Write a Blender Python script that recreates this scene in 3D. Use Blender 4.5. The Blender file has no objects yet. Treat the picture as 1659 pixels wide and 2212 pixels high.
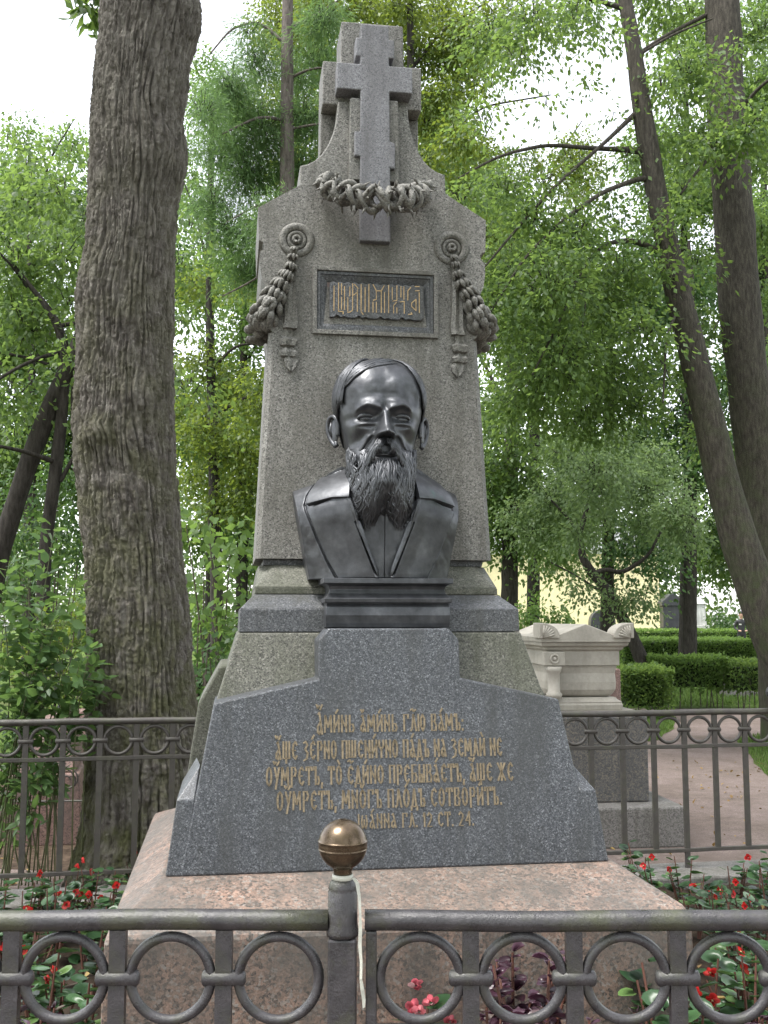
import bpy, bmesh, math, random
import numpy as np
from mathutils import Vector, Matrix, Quaternion

random.seed(7)
SC = bpy.context.scene
COL = SC.collection
R = math.radians

# ------------------------------------------------------------------ camera
CAM_H, PITCH = 1.6, R(5.95)
FPX, CX, CY = 2238.0, 829.5, 1106.0          # focal length and centre of a 1659 x 2212 frame
cam_d = bpy.data.cameras.new('camera')
cam_d.sensor_fit = 'VERTICAL'
cam_d.sensor_height = 24.0
cam_d.lens = FPX / 2212.0 * 24.0
cam_d.clip_end = 600
cam = bpy.data.objects.new('camera', cam_d)
cam.location = (0, 0, CAM_H)
cam.rotation_euler = (R(90) + PITCH, 0, 0)
COL.objects.link(cam)
SC.camera = cam

# ------------------------------------------------------------------ sky, sun, exposure
SUN_EL, SUN_AZ = R(66), R(245)               # azimuth clockwise from +Y (high, to the left)
w = bpy.data.worlds.new('World')
SC.world = w
w.use_nodes = True
nt = w.node_tree
bg = nt.nodes['Background']
sky = nt.nodes.new('ShaderNodeTexSky')
sky.sky_type = 'NISHITA'
sky.sun_disc = False
sky.sun_elevation = SUN_EL
sky.sun_rotation = SUN_AZ
sky.dust_density = 1.5
sky.air_density = 1.0
hs = nt.nodes.new('ShaderNodeHueSaturation')
hs.inputs['Saturation'].default_value = 0.22   # an overcast, nearly colourless sky
nt.links.new(sky.outputs[0], hs.inputs['Color'])
nt.links.new(hs.outputs[0], bg.inputs['Color'])
bg.inputs['Strength'].default_value = 0.15

sun_d = bpy.data.lights.new('sun', 'SUN')
sun_d.energy = 1.5
sun_d.angle = R(20)
sun_d.color = (1.0, 0.97, 0.92)
sun = bpy.data.objects.new('sun', sun_d)
sd = Vector((math.sin(SUN_AZ) * math.cos(SUN_EL), math.cos(SUN_AZ) * math.cos(SUN_EL), math.sin(SUN_EL)))
sun.rotation_euler = (-sd).to_track_quat('-Z', 'Y').to_euler()
sun.location = (0, 0, 30)
COL.objects.link(sun)

SC.view_settings.view_transform = 'Standard'
SC.view_settings.look = 'None'
SC.view_settings.gamma = 1.0
SC.view_settings.exposure = 1.98
SC.render.engine = 'CYCLES'
SC.cycles.use_denoising = True
SC.cycles.max_bounces = 8
SC.cycles.diffuse_bounces = 4
SC.cycles.transmission_bounces = 6

# ------------------------------------------------------------------ helpers
def ray(x, y):
    dx, dy = (x - CX) / FPX, (CY - y) / FPX
    return Vector((dx, math.cos(PITCH) - dy * math.sin(PITCH), math.sin(PITCH) + dy * math.cos(PITCH)))
def at(x, y, Y):
    d = ray(x, y); d *= Y / d.y
    return Vector((d.x, d.y, d.z + CAM_H))
def atz(x, y, z):
    d = ray(x, y); d *= (z - CAM_H) / d.z
    return Vector((d.x, d.y, z))

def link(o, parent=None):
    COL.objects.link(o)
    if parent is not None: o.parent = parent
    return o
def tag(o, label=None, cat=None, group=None, kind=None):
    if label: o['label'] = label
    if cat: o['category'] = cat
    if group: o['group'] = group
    if kind: o['kind'] = kind
    return o
def thing(name, label, cat, loc=(0, 0, 0), rz=0.0, group=None):
    o = bpy.data.objects.new(name, None)
    o.empty_display_size = 0.1
    link(o); o.location = loc; o.rotation_euler = (0, 0, rz)
    return tag(o, label, cat, group)
def obj_from(name, me, mat, parent=None):
    if mat is not None and not me.materials: me.materials.append(mat)
    return link(bpy.data.objects.new(name, me), parent)
def copy_tree(o, parent=None):
    c = o.copy(); COL.objects.link(c); c.parent = parent
    for ch in KIDS.get(o.name, []): copy_tree(ch, c)
    return c
KIDS = {}
def remember(root):
    for o in list(COL.objects):
        if o.parent is not None: KIDS.setdefault(o.parent.name, [])
    def rec(o):
        ch = [x for x in COL.objects if x.parent == o]
        KIDS[o.name] = ch
        for x in ch: rec(x)
    rec(root)

class MB:
    def __init__(s): s.v = []; s.f = []
    def add(s, v, f):
        n = len(s.v); s.v += [tuple(p) for p in v]; s.f += [tuple(i + n for i in q) for q in f]; return s
    def frus(s, b, z0, t, z1):
        x0, x1, y0, y1 = b; X0, X1, Y0, Y1 = t
        return s.add([(x0,y0,z0),(x1,y0,z0),(x1,y1,z0),(x0,y1,z0),(X0,Y0,z1),(X1,Y0,z1),(X1,Y1,z1),(X0,Y1,z1)],
              [(0,3,2,1),(4,5,6,7),(0,1,5,4),(1,2,6,5),(2,3,7,6),(3,0,4,7)])
    def box(s, x0, x1, y0, y1, z0, z1): return s.frus((x0,x1,y0,y1), z0, (x0,x1,y0,y1), z1)
    def prism(s, poly, yf, yb):
        f = yf if callable(yf) else (lambda x, z: yf)
        b = yb if callable(yb) else (lambda x, z: yb)
        n = len(poly); v = [(x, f(x,z), z) for x, z in poly] + [(x, b(x,z), z) for x, z in poly]
        area = sum(poly[i][0]*poly[(i+1)%n][1]-poly[(i+1)%n][0]*poly[i][1] for i in range(n))
        fr = tuple(range(n)); bk = tuple(range(2*n-1, n-1, -1)); sd = [(i, i+n, (i+1)%n+n, (i+1)%n) for i in range(n)]
        if area < 0: fr = fr[::-1]; bk = bk[::-1]; sd = [q[::-1] for q in sd]
        return s.add(v, [fr, bk] + sd)
    def tube(s, pts, rads, n=8, cap=True, flat=1.0):
        pts = [Vector(p) for p in pts]; m = len(pts)
        if not hasattr(rads, '__len__'): rads = [rads]*m
        v = []; f = []; up = None
        for i, p in enumerate(pts):
            t = (pts[min(i+1, m-1)] - pts[max(i-1, 0)])
            t = t.normalized() if t.length > 1e-9 else Vector((0,0,1))
            if up is None:
                up = Vector((0,0,1)) if abs(t.z) < .9 else Vector((1,0,0))
            a = t.cross(up)
            if a.length < 1e-6: a = t.orthogonal()
            a.normalize(); b = a.cross(t).normalized(); up = b
            for k in range(n):
                q = 2*math.pi*k/n
                v.append(p + a*(rads[i]*math.cos(q)) + b*(rads[i]*flat*math.sin(q)))
        for i in range(m-1):
            for k in range(n):
                f.append((i*n+k, i*n+(k+1)%n, (i+1)*n+(k+1)%n, (i+1)*n+k))
        if cap: f.append(tuple(range(n-1, -1, -1))); f.append(tuple((m-1)*n+k for k in range(n)))
        return s.add(v, f)
    def lathe(s, prof, c=(0,0,0), n=24):
        v = []; f = []; m = len(prof)
        for r, z in prof:
            for k in range(n):
                q = 2*math.pi*k/n; v.append((c[0]+r*math.cos(q), c[1]+r*math.sin(q), c[2]+z))
        for i in range(m-1):
            for k in range(n): f.append((i*n+k, i*n+(k+1)%n, (i+1)*n+(k+1)%n, (i+1)*n+k))
        f.append(tuple(range(n-1, -1, -1))); f.append(tuple((m-1)*n+k for k in range(n)))
        return s.add(v, f)
    def ell(s, c, r, rot=None, nu=10, nv=7):
        v = []; f = []; M = rot or Matrix.Identity(3); c = Vector(c)
        for i in range(nv+1):
            p = math.pi*i/nv
            for k in range(nu):
                q = 2*math.pi*k/nu
                v.append(c + M @ Vector((r[0]*math.sin(p)*math.cos(q), r[1]*math.sin(p)*math.sin(q), r[2]*math.cos(p))))
        for i in range(nv):
            for k in range(nu): f.append((i*nu+k, (i+1)*nu+k, (i+1)*nu+(k+1)%nu, i*nu+(k+1)%nu))
        return s.add(v, f)
    def torus(s, c, Rr, r, axis='Y', n=28, m=8, flat=1.0):
        v = []; f = []
        for i in range(n):
            a = 2*math.pi*i/n
            for k in range(m):
                b = 2*math.pi*k/m; rr = Rr + r*math.cos(b); h = r*flat*math.sin(b)
                p = {'Y': (rr*math.cos(a), h, rr*math.sin(a)), 'Z': (rr*math.cos(a), rr*math.sin(a), h), 'X': (h, rr*math.cos(a), rr*math.sin(a))}[axis]
                v.append((c[0]+p[0], c[1]+p[1], c[2]+p[2]))
        for i in range(n):
            for k in range(m): f.append((i*m+k, i*m+(k+1)%m, ((i+1)%n)*m+(k+1)%m, ((i+1)%n)*m+k))
        return s.add(v, f)
    def mesh(s, name, smooth=False):
        me = bpy.data.meshes.new(name); me.from_pydata(s.v, [], s.f); me.validate(); 
        bm = bmesh.new(); bm.from_mesh(me); bmesh.ops.recalc_face_normals(bm, faces=bm.faces); bm.to_mesh(me); bm.free()
        if smooth: me.polygons.foreach_set('use_smooth', [True]*len(me.polygons))
        return me
    def build(s, name, mat, parent=None, smooth=False, bevel=0.0, seg=2, kind=None):
        o = obj_from(name, s.mesh(name, smooth), mat, parent)
        if bevel:
            b = o.modifiers.new('bevel', 'BEVEL'); b.width = bevel; b.segments = seg; b.limit_method = 'ANGLE'; b.angle_limit = R(28)
        if kind: o['kind'] = kind
        return o

def fastmesh(name, V, loops, starts, mat, var=None, smooth=False):
    me = bpy.data.meshes.new(name)
    V = np.asarray(V, np.float32); loops = np.asarray(loops, np.int32).ravel(); starts = np.asarray(starts, np.int32)
    me.vertices.add(len(V)); me.vertices.foreach_set('co', V.ravel())
    me.loops.add(len(loops)); me.loops.foreach_set('vertex_index', loops)
    me.polygons.add(len(starts)); me.polygons.foreach_set('loop_start', starts)
    if smooth: me.polygons.foreach_set('use_smooth', np.ones(len(starts), bool))
    me.update(calc_edges=True); 
    if var is not None:
        a = me.attributes.new('var', 'FLOAT', 'FACE'); a.data.foreach_set('value', np.asarray(var, np.float32))
    if mat: me.materials.append(mat)
    return me
def gridmesh(name, V, nu, nv, mat, wrap=True, smooth=True):
    """V (nv, nu, 3); wraps in u when asked."""
    V = np.asarray(V).reshape(-1, 3); us = nu if wrap else nu-1
    i, k = np.meshgrid(np.arange(nv-1), np.arange(us), indexing='ij')
    q = np.stack([i*nu+k, i*nu+(k+1) % nu, (i+1)*nu+(k+1) % nu, (i+1)*nu+k], -1).reshape(-1, 4)
    return fastmesh(name, V, q, np.arange(len(q))*4, mat, smooth=smooth)

def vnoise(x, y, seed=0, px=0):
    """smooth value noise on arrays; px = period in x (0: none)"""
    x = np.asarray(x, float); y = np.asarray(y, float)
    xi = np.floor(x).astype(int); yi = np.floor(y).astype(int); fx = x-xi; fy = y-yi
    fx = fx*fx*(3-2*fx); fy = fy*fy*(3-2*fy)
    def h(a, b):
        if px: a = a % px
        n = (a*374761393 + b*668265263 + seed*974634777) & 0xffffffff
        n = ((n ^ (n >> 13))*1274126177) & 0xffffffff
        return ((n ^ (n >> 16)) & 0xffff)/65535.0
    return (h(xi,yi)*(1-fx)+h(xi+1,yi)*fx)*(1-fy)+(h(xi,yi+1)*(1-fx)+h(xi+1,yi+1)*fx)*fy

# ------------------------------------------------------------------ materials
def newmat(name):
    m = bpy.data.materials.new(name); m.use_nodes = True
    t = m.node_tree; return m, t, t.nodes['Principled BSDF']
def N(t, typ, **kw):
    n = t.nodes.new(typ)
    for k, v in kw.items():
        if k in n.inputs: n.inputs[k].default_value = v
        else: setattr(n, k, v)
    return n
def ramp(t, src, stops, interp='LINEAR'):
    r = t.nodes.new('ShaderNodeValToRGB'); r.color_ramp.interpolation = interp
    e = r.color_ramp.elements
    while len(e) < len(stops): e.new(0.5)
    for el, (p, c) in zip(e, stops): el.position = p; el.color = (c[0], c[1], c[2], 1) if hasattr(c, '__len__') else (c, c, c, 1)
    t.links.new(src, r.inputs[0]); return r.outputs[0]
def mix(t, fac, a, b, blend='MIX'):
    m = t.nodes.new('ShaderNodeMix'); m.data_type = 'RGBA'; m.blend_type = blend
    for s, v in ((m.inputs['Factor'], fac), (m.inputs['A'], a), (m.inputs['B'], b)):
        if isinstance(v, bpy.types.NodeSocket): t.links.new(v, s)
        elif hasattr(v, '__len__'): s.default_value = (v[0], v[1], v[2], 1)
        else: s.default_value = v
    return m.outputs['Result']
def coord(t, scale=(1,1,1), out='Object'):
    c = t.nodes.new('ShaderNodeTexCoord'); m = t.nodes.new('ShaderNodeMapping'); m.inputs['Scale'].default_value = scale
    t.links.new(c.outputs[out], m.inputs[0]); return m.outputs[0]
def noise(t, co, scale, detail=4, rough=.6, dist=0.0):
    n = N(t, 'ShaderNodeTexNoise', Scale=scale, Detail=detail, Roughness=rough, Distortion=dist); t.links.new(co, n.inputs['Vector']); return n.outputs['Fac']
def voro(t, co, scale):
    n = N(t, 'ShaderNodeTexVoronoi', Scale=scale); t.links.new(co, n.inputs['Vector'])
    s = t.nodes.new('ShaderNodeSeparateColor'); t.links.new(n.outputs['Color'], s.inputs[0]); return s.outputs[0]
def bump(t, p, h, strength=.3, dist=.01):
    b = N(t, 'ShaderNodeBump', Strength=strength, Distance=dist); t.links.new(h, b.inputs['Height']); t.links.new(b.outputs[0], p.inputs['Normal'])
def setp(t, p, **kw):
    for k, v in kw.items():
        s = p.inputs[k.replace('_', ' ')]
        if isinstance(v, bpy.types.NodeSocket): t.links.new(v, s)
        elif hasattr(v, '__len__') and len(v) == 3: s.default_value = (*v, 1)
        else: s.default_value = v

def granite(name, grains, scale=170, rough=.55, dirt=None, dirt_lo=.45, dirt_hi=.75, dscale=4, streak=1.0, b=.25, spec=.5):
    m, t, p = newmat(name); co = coord(t)
    g1 = ramp(t, voro(t, co, scale), grains, 'CONSTANT')
    g2 = ramp(t, voro(t, co, scale*2.1), grains, 'CONSTANT')
    c = mix(t, .4, g1, g2)
    big = noise(t, co, 2.2, 3)
    c = mix(t, .55, c, ramp(t, big, [(.3, .58), (.68, 1.0)]), 'MULTIPLY')
    if dirt:
        dn = noise(t, coord(t, (1, 1, streak)), dscale, 8, .68)
        c = mix(t, ramp(t, dn, [(dirt_lo, 0.0), (dirt_hi, .85)]), c, dirt)
        rs = noise(t, coord(t, (1, 1, .10)), 11, 5, .6)        # rain streaks
        c = mix(t, ramp(t, rs, [(.47, 0.0), (.66, .65)]), c, tuple(k*.75 for k in dirt))
        sp = noise(t, co, 38, 6, .75)                          # grime specks and lichen
        c = mix(t, ramp(t, sp, [(.62, 0.0), (.70, .6)]), c, tuple(k*.55 for k in dirt))
    setp(t, p, Base_Color=c, Roughness=ramp(t, noise(t, co, 60, 3), [(.3, rough-.1), (.7, rough+.12)]), Specular_IOR_Level=spec)
    bump(t, p, noise(t, co, scale*1.1, 3, .7), b, .004)
    return m

M = {}
M['stele'] = granite('weathered_grey_granite', [(0, (.03,.029,.027)), (.18, (.135,.131,.12)), (.42, (.215,.207,.189)), (.72, (.285,.274,.25)), (.94, (.42,.41,.385))], 230, .62, (.10,.094,.076), .46, .80, 3.0, .6)
M['mossy'] = granite('mossy_grey_granite', [(0, (.026,.026,.022)), (.2, (.09,.09,.076)), (.5, (.15,.147,.122)), (.78, (.21,.204,.172)), (.95, (.31,.30,.265))], 220, .6, (.066,.072,.042), .40, .72, 3.5, .5)
M['dark'] = granite('dark_blue_grey_granite', [(0, (.012,.014,.018)), (.26, (.045,.049,.058)), (.58, (.088,.094,.106)), (.82, (.15,.158,.172)), (.95, (.27,.28,.30))], 270, .42, (.045,.047,.047), .5, .95, 2.4, .8, .12, .6)
M['cross'] = granite('blue_grey_cross_granite', [(0, (.07,.07,.078)), (.2, (.18,.18,.195)), (.5, (.22,.22,.236)), (.8, (.30,.30,.32))], 260, .6, (.12,.115,.12), .5, .9, 5, .25)
M['band'] = granite('smooth_grey_granite', [(0, (.022,.024,.028)), (.25, (.068,.072,.08)), (.55, (.11,.115,.124)), (.8, (.165,.17,.18)), (.95, (.26,.26,.27))], 240, .5, (.07,.07,.06), .5, .9, 4, .6)
M['pink'] = granite('pink_granite', [(0, (.03,.027,.025)), (.2, (.15,.11,.09)), (.38, (.29,.185,.14)), (.66, (.36,.235,.18)), (.9, (.36,.33,.30))], 120, .55, (.10,.092,.083), .36, .62, 2.6, 1.0)
M['greystone'] = granite('grey_kerb_stone', [(0, (.08,.075,.07)), (.3, (.19,.18,.17)), (.7, (.26,.245,.23))], 120, .75, (.10,.095,.075), .45, .8, 3)
M['brownblock'] = granite('brown_streaked_granite', [(0, (.04,.042,.045)), (.3, (.10,.10,.10)), (.6, (.16,.14,.12)), (.85, (.24,.2,.15))], 110, .5, (.07,.07,.07), .4, .8, 5, .3)
M['redstone'] = granite('red_granite', [(0, (.06,.04,.035)), (.3, (.22,.13,.11)), (.7, (.30,.19,.16))], 120, .55, (.13,.10,.09), .5, .9, 3)
M['white_stone'] = granite('white_stone', [(0, (.5,.5,.47)), (.5, (.6,.6,.57))], 80, .7, (.35,.35,.32), .5, .9, 4)
M['black_stone'] = granite('black_stone', [(0, (.015,.016,.02)), (.5, (.03,.032,.038))], 80, .4, (.06,.06,.06), .5, .9, 3)

def _marble():
    m, t, p = newmat('cream_marble'); co = coord(t)
    c = mix(t, ramp(t, noise(t, coord(t, (1,1,.45)), 3.5, 8, .7), [(.42, 0.0), (.8, .9)]), (.385,.355,.305), (.15,.14,.115))
    c = mix(t, .35, c, ramp(t, noise(t, co, 45, 4), [(.3, .6), (.7, 1.0)]), 'MULTIPLY')
    setp(t, p, Base_Color=c, Roughness=.6); bump(t, p, noise(t, co, 40, 5), .25, .006); return m
M['marble'] = _marble()

def _bronze():
    m, t, p = newmat('dark_patinated_bronze'); co = coord(t)
    n = noise(t, co, 14, 6, .65)
    c = ramp(t, n, [(.3, (.045,.046,.051)), (.55, (.085,.088,.096)), (.75, (.14,.144,.156))])
    g = noise(t, coord(t, (1,1,.35)), 9, 6, .7)
    c = mix(t, ramp(t, g, [(.66, 0.0), (.78, .5)]), c, (.06,.13,.11))
    setp(t, p, Base_Color=c, Metallic=.6, Roughness=ramp(t, noise(t, co, 22, 5), [(.3, .32), (.7, .50)]))
    bump(t, p, noise(t, co, 90, 4, .6), .12, .004); return m
M['bronze'] = _bronze()

def _iron(name, base, hi, moss, rough=.42, moss_lo=.52):
    m, t, p = newmat(name); co = coord(t)
    c = mix(t, ramp(t, noise(t, co, 26, 5), [(.35, 0.0), (.7, 1.0)]), base, hi)
    c = mix(t, ramp(t, noise(t, co, 7, 6, .7), [(moss_lo, 0.0), (moss_lo+.2, .8)]), c, moss)
    setp(t, p, Base_Color=c, Roughness=ramp(t, noise(t, co, 30, 3), [(.3, rough-.1), (.7, rough+.14)]), Specular_IOR_Level=.6)
    h = noise(t, co, 110, 6, .75); bump(t, p, h, .45, .004); return m
M['iron'] = _iron('painted_iron', (.028,.026,.029), (.06,.055,.06), (.058,.062,.03), .29, .46)
M['iron_far'] = _iron('rusty_painted_iron', (.042,.036,.032), (.065,.056,.048), (.06,.062,.035), .5, .48)
M['iron_black'] = _iron('black_iron', (.02,.02,.022), (.035,.035,.04), (.03,.03,.03), .3)
def _brass():
    m, t, p = newmat('brown_brass'); co = coord(t)
    c = ramp(t, noise(t, co, 40, 6, .7), [(.3, (.06,.042,.028)), (.6, (.135,.098,.064)), (.8, (.2,.15,.105))])
    setp(t, p, Base_Color=c, Metallic=.7, Roughness=.27); bump(t, p, noise(t, co, 160, 3), .1, .002); return m
M['brass'] = _brass()
def plain(name, col, rough=.6, metal=0.0, nscale=30, var=.25, bmp=.2, spec=.5):
    m, t, p = newmat(name); co = coord(t)
    lo = tuple(c*(1-var) for c in col); hi = tuple(min(1, c*(1+var)) for c in col)
    setp(t, p, Base_Color=ramp(t, noise(t, co, nscale, 5), [(.3, lo), (.7, hi)]), Roughness=rough, Metallic=metal, Specular_IOR_Level=spec)
    bump(t, p, noise(t, co, nscale*3, 4), bmp, .004); return m
M['gold'] = plain('worn_gilding', (.225,.178,.115), .5, .35, 90, .35)
M['gold_bright'] = plain('bright_gilding', (.44,.31,.16), .5, .25, 60, .35)
M['pinkpanel'] = plain('brown_recess', (.17,.12,.11), .6, 0, 60, .3)
M['tape'] = plain('white_tape', (.50,.50,.44), .5, 0, 40, .15)
M['soil'] = plain('dark_soil', (.030,.022,.016), .95, 0, 25, .6, 1.0, .1)
def _gravel():
    m, t, p = newmat('pinkish_gravel'); co = coord(t)
    c = ramp(t, noise(t, co, 120, 4, .7), [(.28, (.09,.068,.06)), (.5, (.20,.158,.142)), (.72, (.31,.253,.23))])
    c = mix(t, ramp(t, noise(t, co, 1.3, 7, .7), [(.42, 0.0), (.68, .75)]), c, (.12,.095,.075))
    c = mix(t, .6, c, ramp(t, noise(t, co, 9, 8, .8), [(.32, .45), (.66, 1.0)]), 'MULTIPLY')
    setp(t, p, Base_Color=c, Roughness=.95, Specular_IOR_Level=.15); bump(t, p, noise(t, co, 140, 4, .7), .6, .01); return m
M['gravel'] = _gravel()
def _lawn():
    m, t, p = newmat('grassy_ground'); co = coord(t)
    c = ramp(t, noise(t, co, 14, 8, .75), [(.3, (.05,.075,.02)), (.5, (.085,.135,.03)), (.7, (.13,.19,.045))])
    c = mix(t, ramp(t, noise(t, co, .6, 5), [(.5, 0.0), (.68, .7)]), c, (.10,.08,.05))
    setp(t, p, Base_Color=c, Roughness=.95, Specular_IOR_Level=.1); bump(t, p, noise(t, co, 60, 6, .8), 1.0, .04); return m
M['lawn'] = _lawn()

def leafmat(name, stops, trans, tmix=.4, gloss=.45, rough_col=None):
    m, t, p = newmat(name)
    a = t.nodes.new('ShaderNodeAttribute'); a.attribute_name = 'var'
    c = ramp(t, a.outputs['Fac'], stops)
    setp(t, p, Base_Color=c, Roughness=gloss, Specular_IOR_Level=.35)
    tr = t.nodes.new('ShaderNodeBsdfTranslucent')
    tc = mix(t, .6, c, trans)
    t.links.new(tc, tr.inputs['Color'])
    mx = t.nodes.new('ShaderNodeMixShader'); mx.inputs[0].default_value = tmix
    t.links.new(p.outputs[0], mx.inputs[1]); t.links.new(tr.outputs[0], mx.inputs[2])
    t.links.new(mx.outputs[0], t.nodes['Material Output'].inputs['Surface']); return m
M['leaf_mid'] = leafmat('green_leaves', [(0, (.035,.068,.022)), (.45, (.068,.122,.038)), (.85, (.10,.16,.048)), (1, (.145,.175,.05))], (.29,.42,.085), .52)
M['leaf_dark'] = leafmat('dark_green_leaves', [(0, (.018,.045,.016)), (.5, (.038,.085,.026)), (1, (.065,.12,.04))], (.16,.28,.06), .42)
M['leaf_light'] = leafmat('light_green_leaves', [(0, (.05,.095,.028)), (.5, (.085,.15,.045)), (1, (.13,.20,.06))], (.30,.46,.09), .5)
M['leaf_olive'] = leafmat('olive_green_leaves', [(0, (.035,.065,.012)), (.5, (.075,.12,.022)), (1, (.14,.17,.03))], (.30,.38,.05), .5)
M['leaf_larch'] = leafmat('larch_needles', [(0, (.05,.10,.04)), (.5, (.085,.155,.06)), (1, (.135,.21,.075))], (.26,.42,.11), .5, .6)
M['leaf_silver'] = leafmat('grey_green_leaves', [(0, (.06,.10,.04)), (.5, (.10,.155,.065)), (1, (.16,.215,.10))], (.32,.44,.15), .5)
M['leaf_shrub'] = leafmat('shrub_leaves', [(0, (.045,.09,.035)), (.5, (.08,.145,.055)), (.85, (.11,.19,.07)), (1, (.16,.25,.075))], (.26,.42,.09), .42, .4)
M['leaf_begonia'] = leafmat('begonia_leaves', [(0, (.02,.048,.022)), (.5, (.04,.09,.035)), (.8, (.06,.13,.05)), (1, (.12,.2,.06))], (.14,.26,.06), .22, .3)
M['leaf_purple'] = leafmat('purple_leaves', [(0, (.022,.008,.013)), (.5, (.05,.02,.034)), (.9, (.11,.06,.085)), (1, (.10,.09,.06))], (.12,.04,.07), .2, .3)
M['petal_red'] = leafmat('red_petals', [(0, (.42,.012,.012)), (.6, (.62,.03,.03)), (1, (.72,.10,.09))], (.75,.05,.04), .3, .45)
M['petal_pink'] = leafmat('pink_petals', [(0, (.55,.06,.10)), (.6, (.75,.20,.24)), (1, (.8,.5,.5))], (.8,.15,.2), .3, .45)
M['leaf_fallen'] = leafmat('fallen_leaves', [(0, (.12,.07,.03)), (.5, (.25,.16,.06)), (1, (.38,.28,.10))], (.3,.2,.05), .15, .6)
M['earth'] = plain('brown_earth', (.07,.05,.036), .95, 0, 18, .6, 1.0, .1)
M['grass'] = leafmat('grass_blades', [(0, (.045,.085,.02)), (.5, (.08,.14,.03)), (1, (.14,.2,.05))], (.2,.33,.05), .35, .6)

def bark(name, dark, mid, light, moss, moss_top, scale=1.0, b=.8, mlo=.45):
    m, t, p = newmat(name); co = coord(t, (1, 1, .22))
    n = noise(t, co, 26*scale, 6, .65, .4)
    c = ramp(t, n, [(.34, dark), (.5, mid), (.66, light)])
    c2 = coord(t); fine = noise(t, c2, 90, 5, .7)
    c = mix(t, .6, c, ramp(t, fine, [(.3, .55), (.65, 1.0)]), 'MULTIPLY')
    sx = t.nodes.new('ShaderNodeSeparateXYZ'); t.links.new(c2, sx.inputs[0])
    mr = N(t, 'ShaderNodeMapRange'); mr.inputs['From Min'].default_value = moss_top; mr.inputs['From Max'].default_value = 0.0
    t.links.new(sx.outputs[2], mr.inputs['Value'])
    mm = t.nodes.new('ShaderNodeMath'); mm.operation = 'MULTIPLY'
    t.links.new(mr.outputs[0], mm.inputs[0]); t.links.new(ramp(t, noise(t, c2, 5, 7, .7), [(mlo, 0.0), (mlo+.2, .95)]), mm.inputs[1])
    c = mix(t, mm.outputs[0], c, moss)
    setp(t, p, Base_Color=c, Roughness=.9, Specular_IOR_Level=.2)
    ad = t.nodes.new('ShaderNodeMath'); ad.operation = 'ADD'; t.links.new(n, ad.inputs[0]); t.links.new(fine, ad.inputs[1])
    fl = noise(t, coord(t, (1, 1, .45)), 55, 6, .75, .6); ad2 = t.nodes.new('ShaderNodeMath'); ad2.operation = 'ADD'; t.links.new(ad.outputs[0], ad2.inputs[0]); t.links.new(fl, ad2.inputs[1])
    bump(t, p, ad2.outputs[0], b, .022); return m
M['bark_oak'] = bark('furrowed_oak_bark', (.11,.097,.084), (.215,.193,.17), (.325,.30,.265), (.125,.13,.058), 5.5, 1.0, .9, .40)
M['bark_lime'] = bark('brown_lime_bark', (.036,.032,.026), (.066,.058,.047), (.105,.093,.076), (.055,.07,.03), 6.0, 1.2, .7, .42)
M['bark_dark'] = bark('dark_bark', (.022,.019,.016), (.042,.037,.031), (.065,.058,.05), (.03,.04,.02), 3.0, 1.0, .6, .6)
M['bark_larch'] = bark('larch_bark', (.07,.06,.052), (.135,.115,.10), (.19,.165,.15), (.12,.11,.09), 4, 1.0, .7, .7)
M['twig'] = plain('brown_twigs', (.07,.055,.04), .85)
M['stem_green'] = plain('green_stems', (.09,.10,.04), .6)
M['stem_red'] = plain('reddish_stems', (.12,.05,.035), .6)
# ------------------------------------------------------------------ ground, paths, bed
gm = MB(); gm.add([(-150,-20,0),(150,-20,0),(150,250,0),(-150,250,0)], [(0,1,2,3)])
tag(gm.build('ground', M['lawn']), kind='structure')
def sheet(name, poly, z, mat):
    b = MB(); b.add([(x, y, z) for x, y in poly], [tuple(range(len(poly)))])
    return tag(b.build(name, mat), kind='structure')
def wob(pts, amp, seed):
    rr = random.Random(seed); out = []
    n = len(pts)
    for i in range(n):
        a, b = Vector(pts[i]), Vector(pts[(i+1) % n]); k = max(1, int((b-a).length/.35))
        for j in range(k):
            q = a.lerp(b, j/k); out.append((q.x+rr.uniform(-amp, amp), q.y+rr.uniform(-amp, amp)))
    return out
# gravel all round the plot, running away to the right between lawns, and behind on the left
def pxz(*pts): return [tuple(atz(x, y, 0).xy) for x, y in pts]
sheet('gravel_path', wob([(-9,-6),(9,-6),(9,6)]+pxz((1900,1660),(1760,1585),(1690,1560),(1655,1545),(1700,1532),(1500,1531),(1335,1531),(1250,1545))+[(1.0,11.2),(-1.0,10.6),(-4.5,11.5),(-6.4,11.0),(-9,7.4)], .05, 3), .004, M['gravel'])
sheet('grass_verge', wob(pxz((1380,1606),(1420,1600),(1452,1575),(1462,1555),(1430,1543),(1340,1545),(1300,1580)), .03, 5), .008, M['lawn'])
sheet('grass_verge', wob(pxz((1588,1598),(1640,1590),(1800,1590),(1900,1700),(1690,1700),(1650,1672),(1625,1640)), .03, 6), .008, M['lawn'])

sheet('bare_earth', wob([(-1.0,7.0),(-1.6,6.75),(-2.4,6.9),(-4.6,7.0),(-4.6,10.4),(-2.6,10.2),(-1.3,9.2)], .06, 8), .008, M['earth'])
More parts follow.
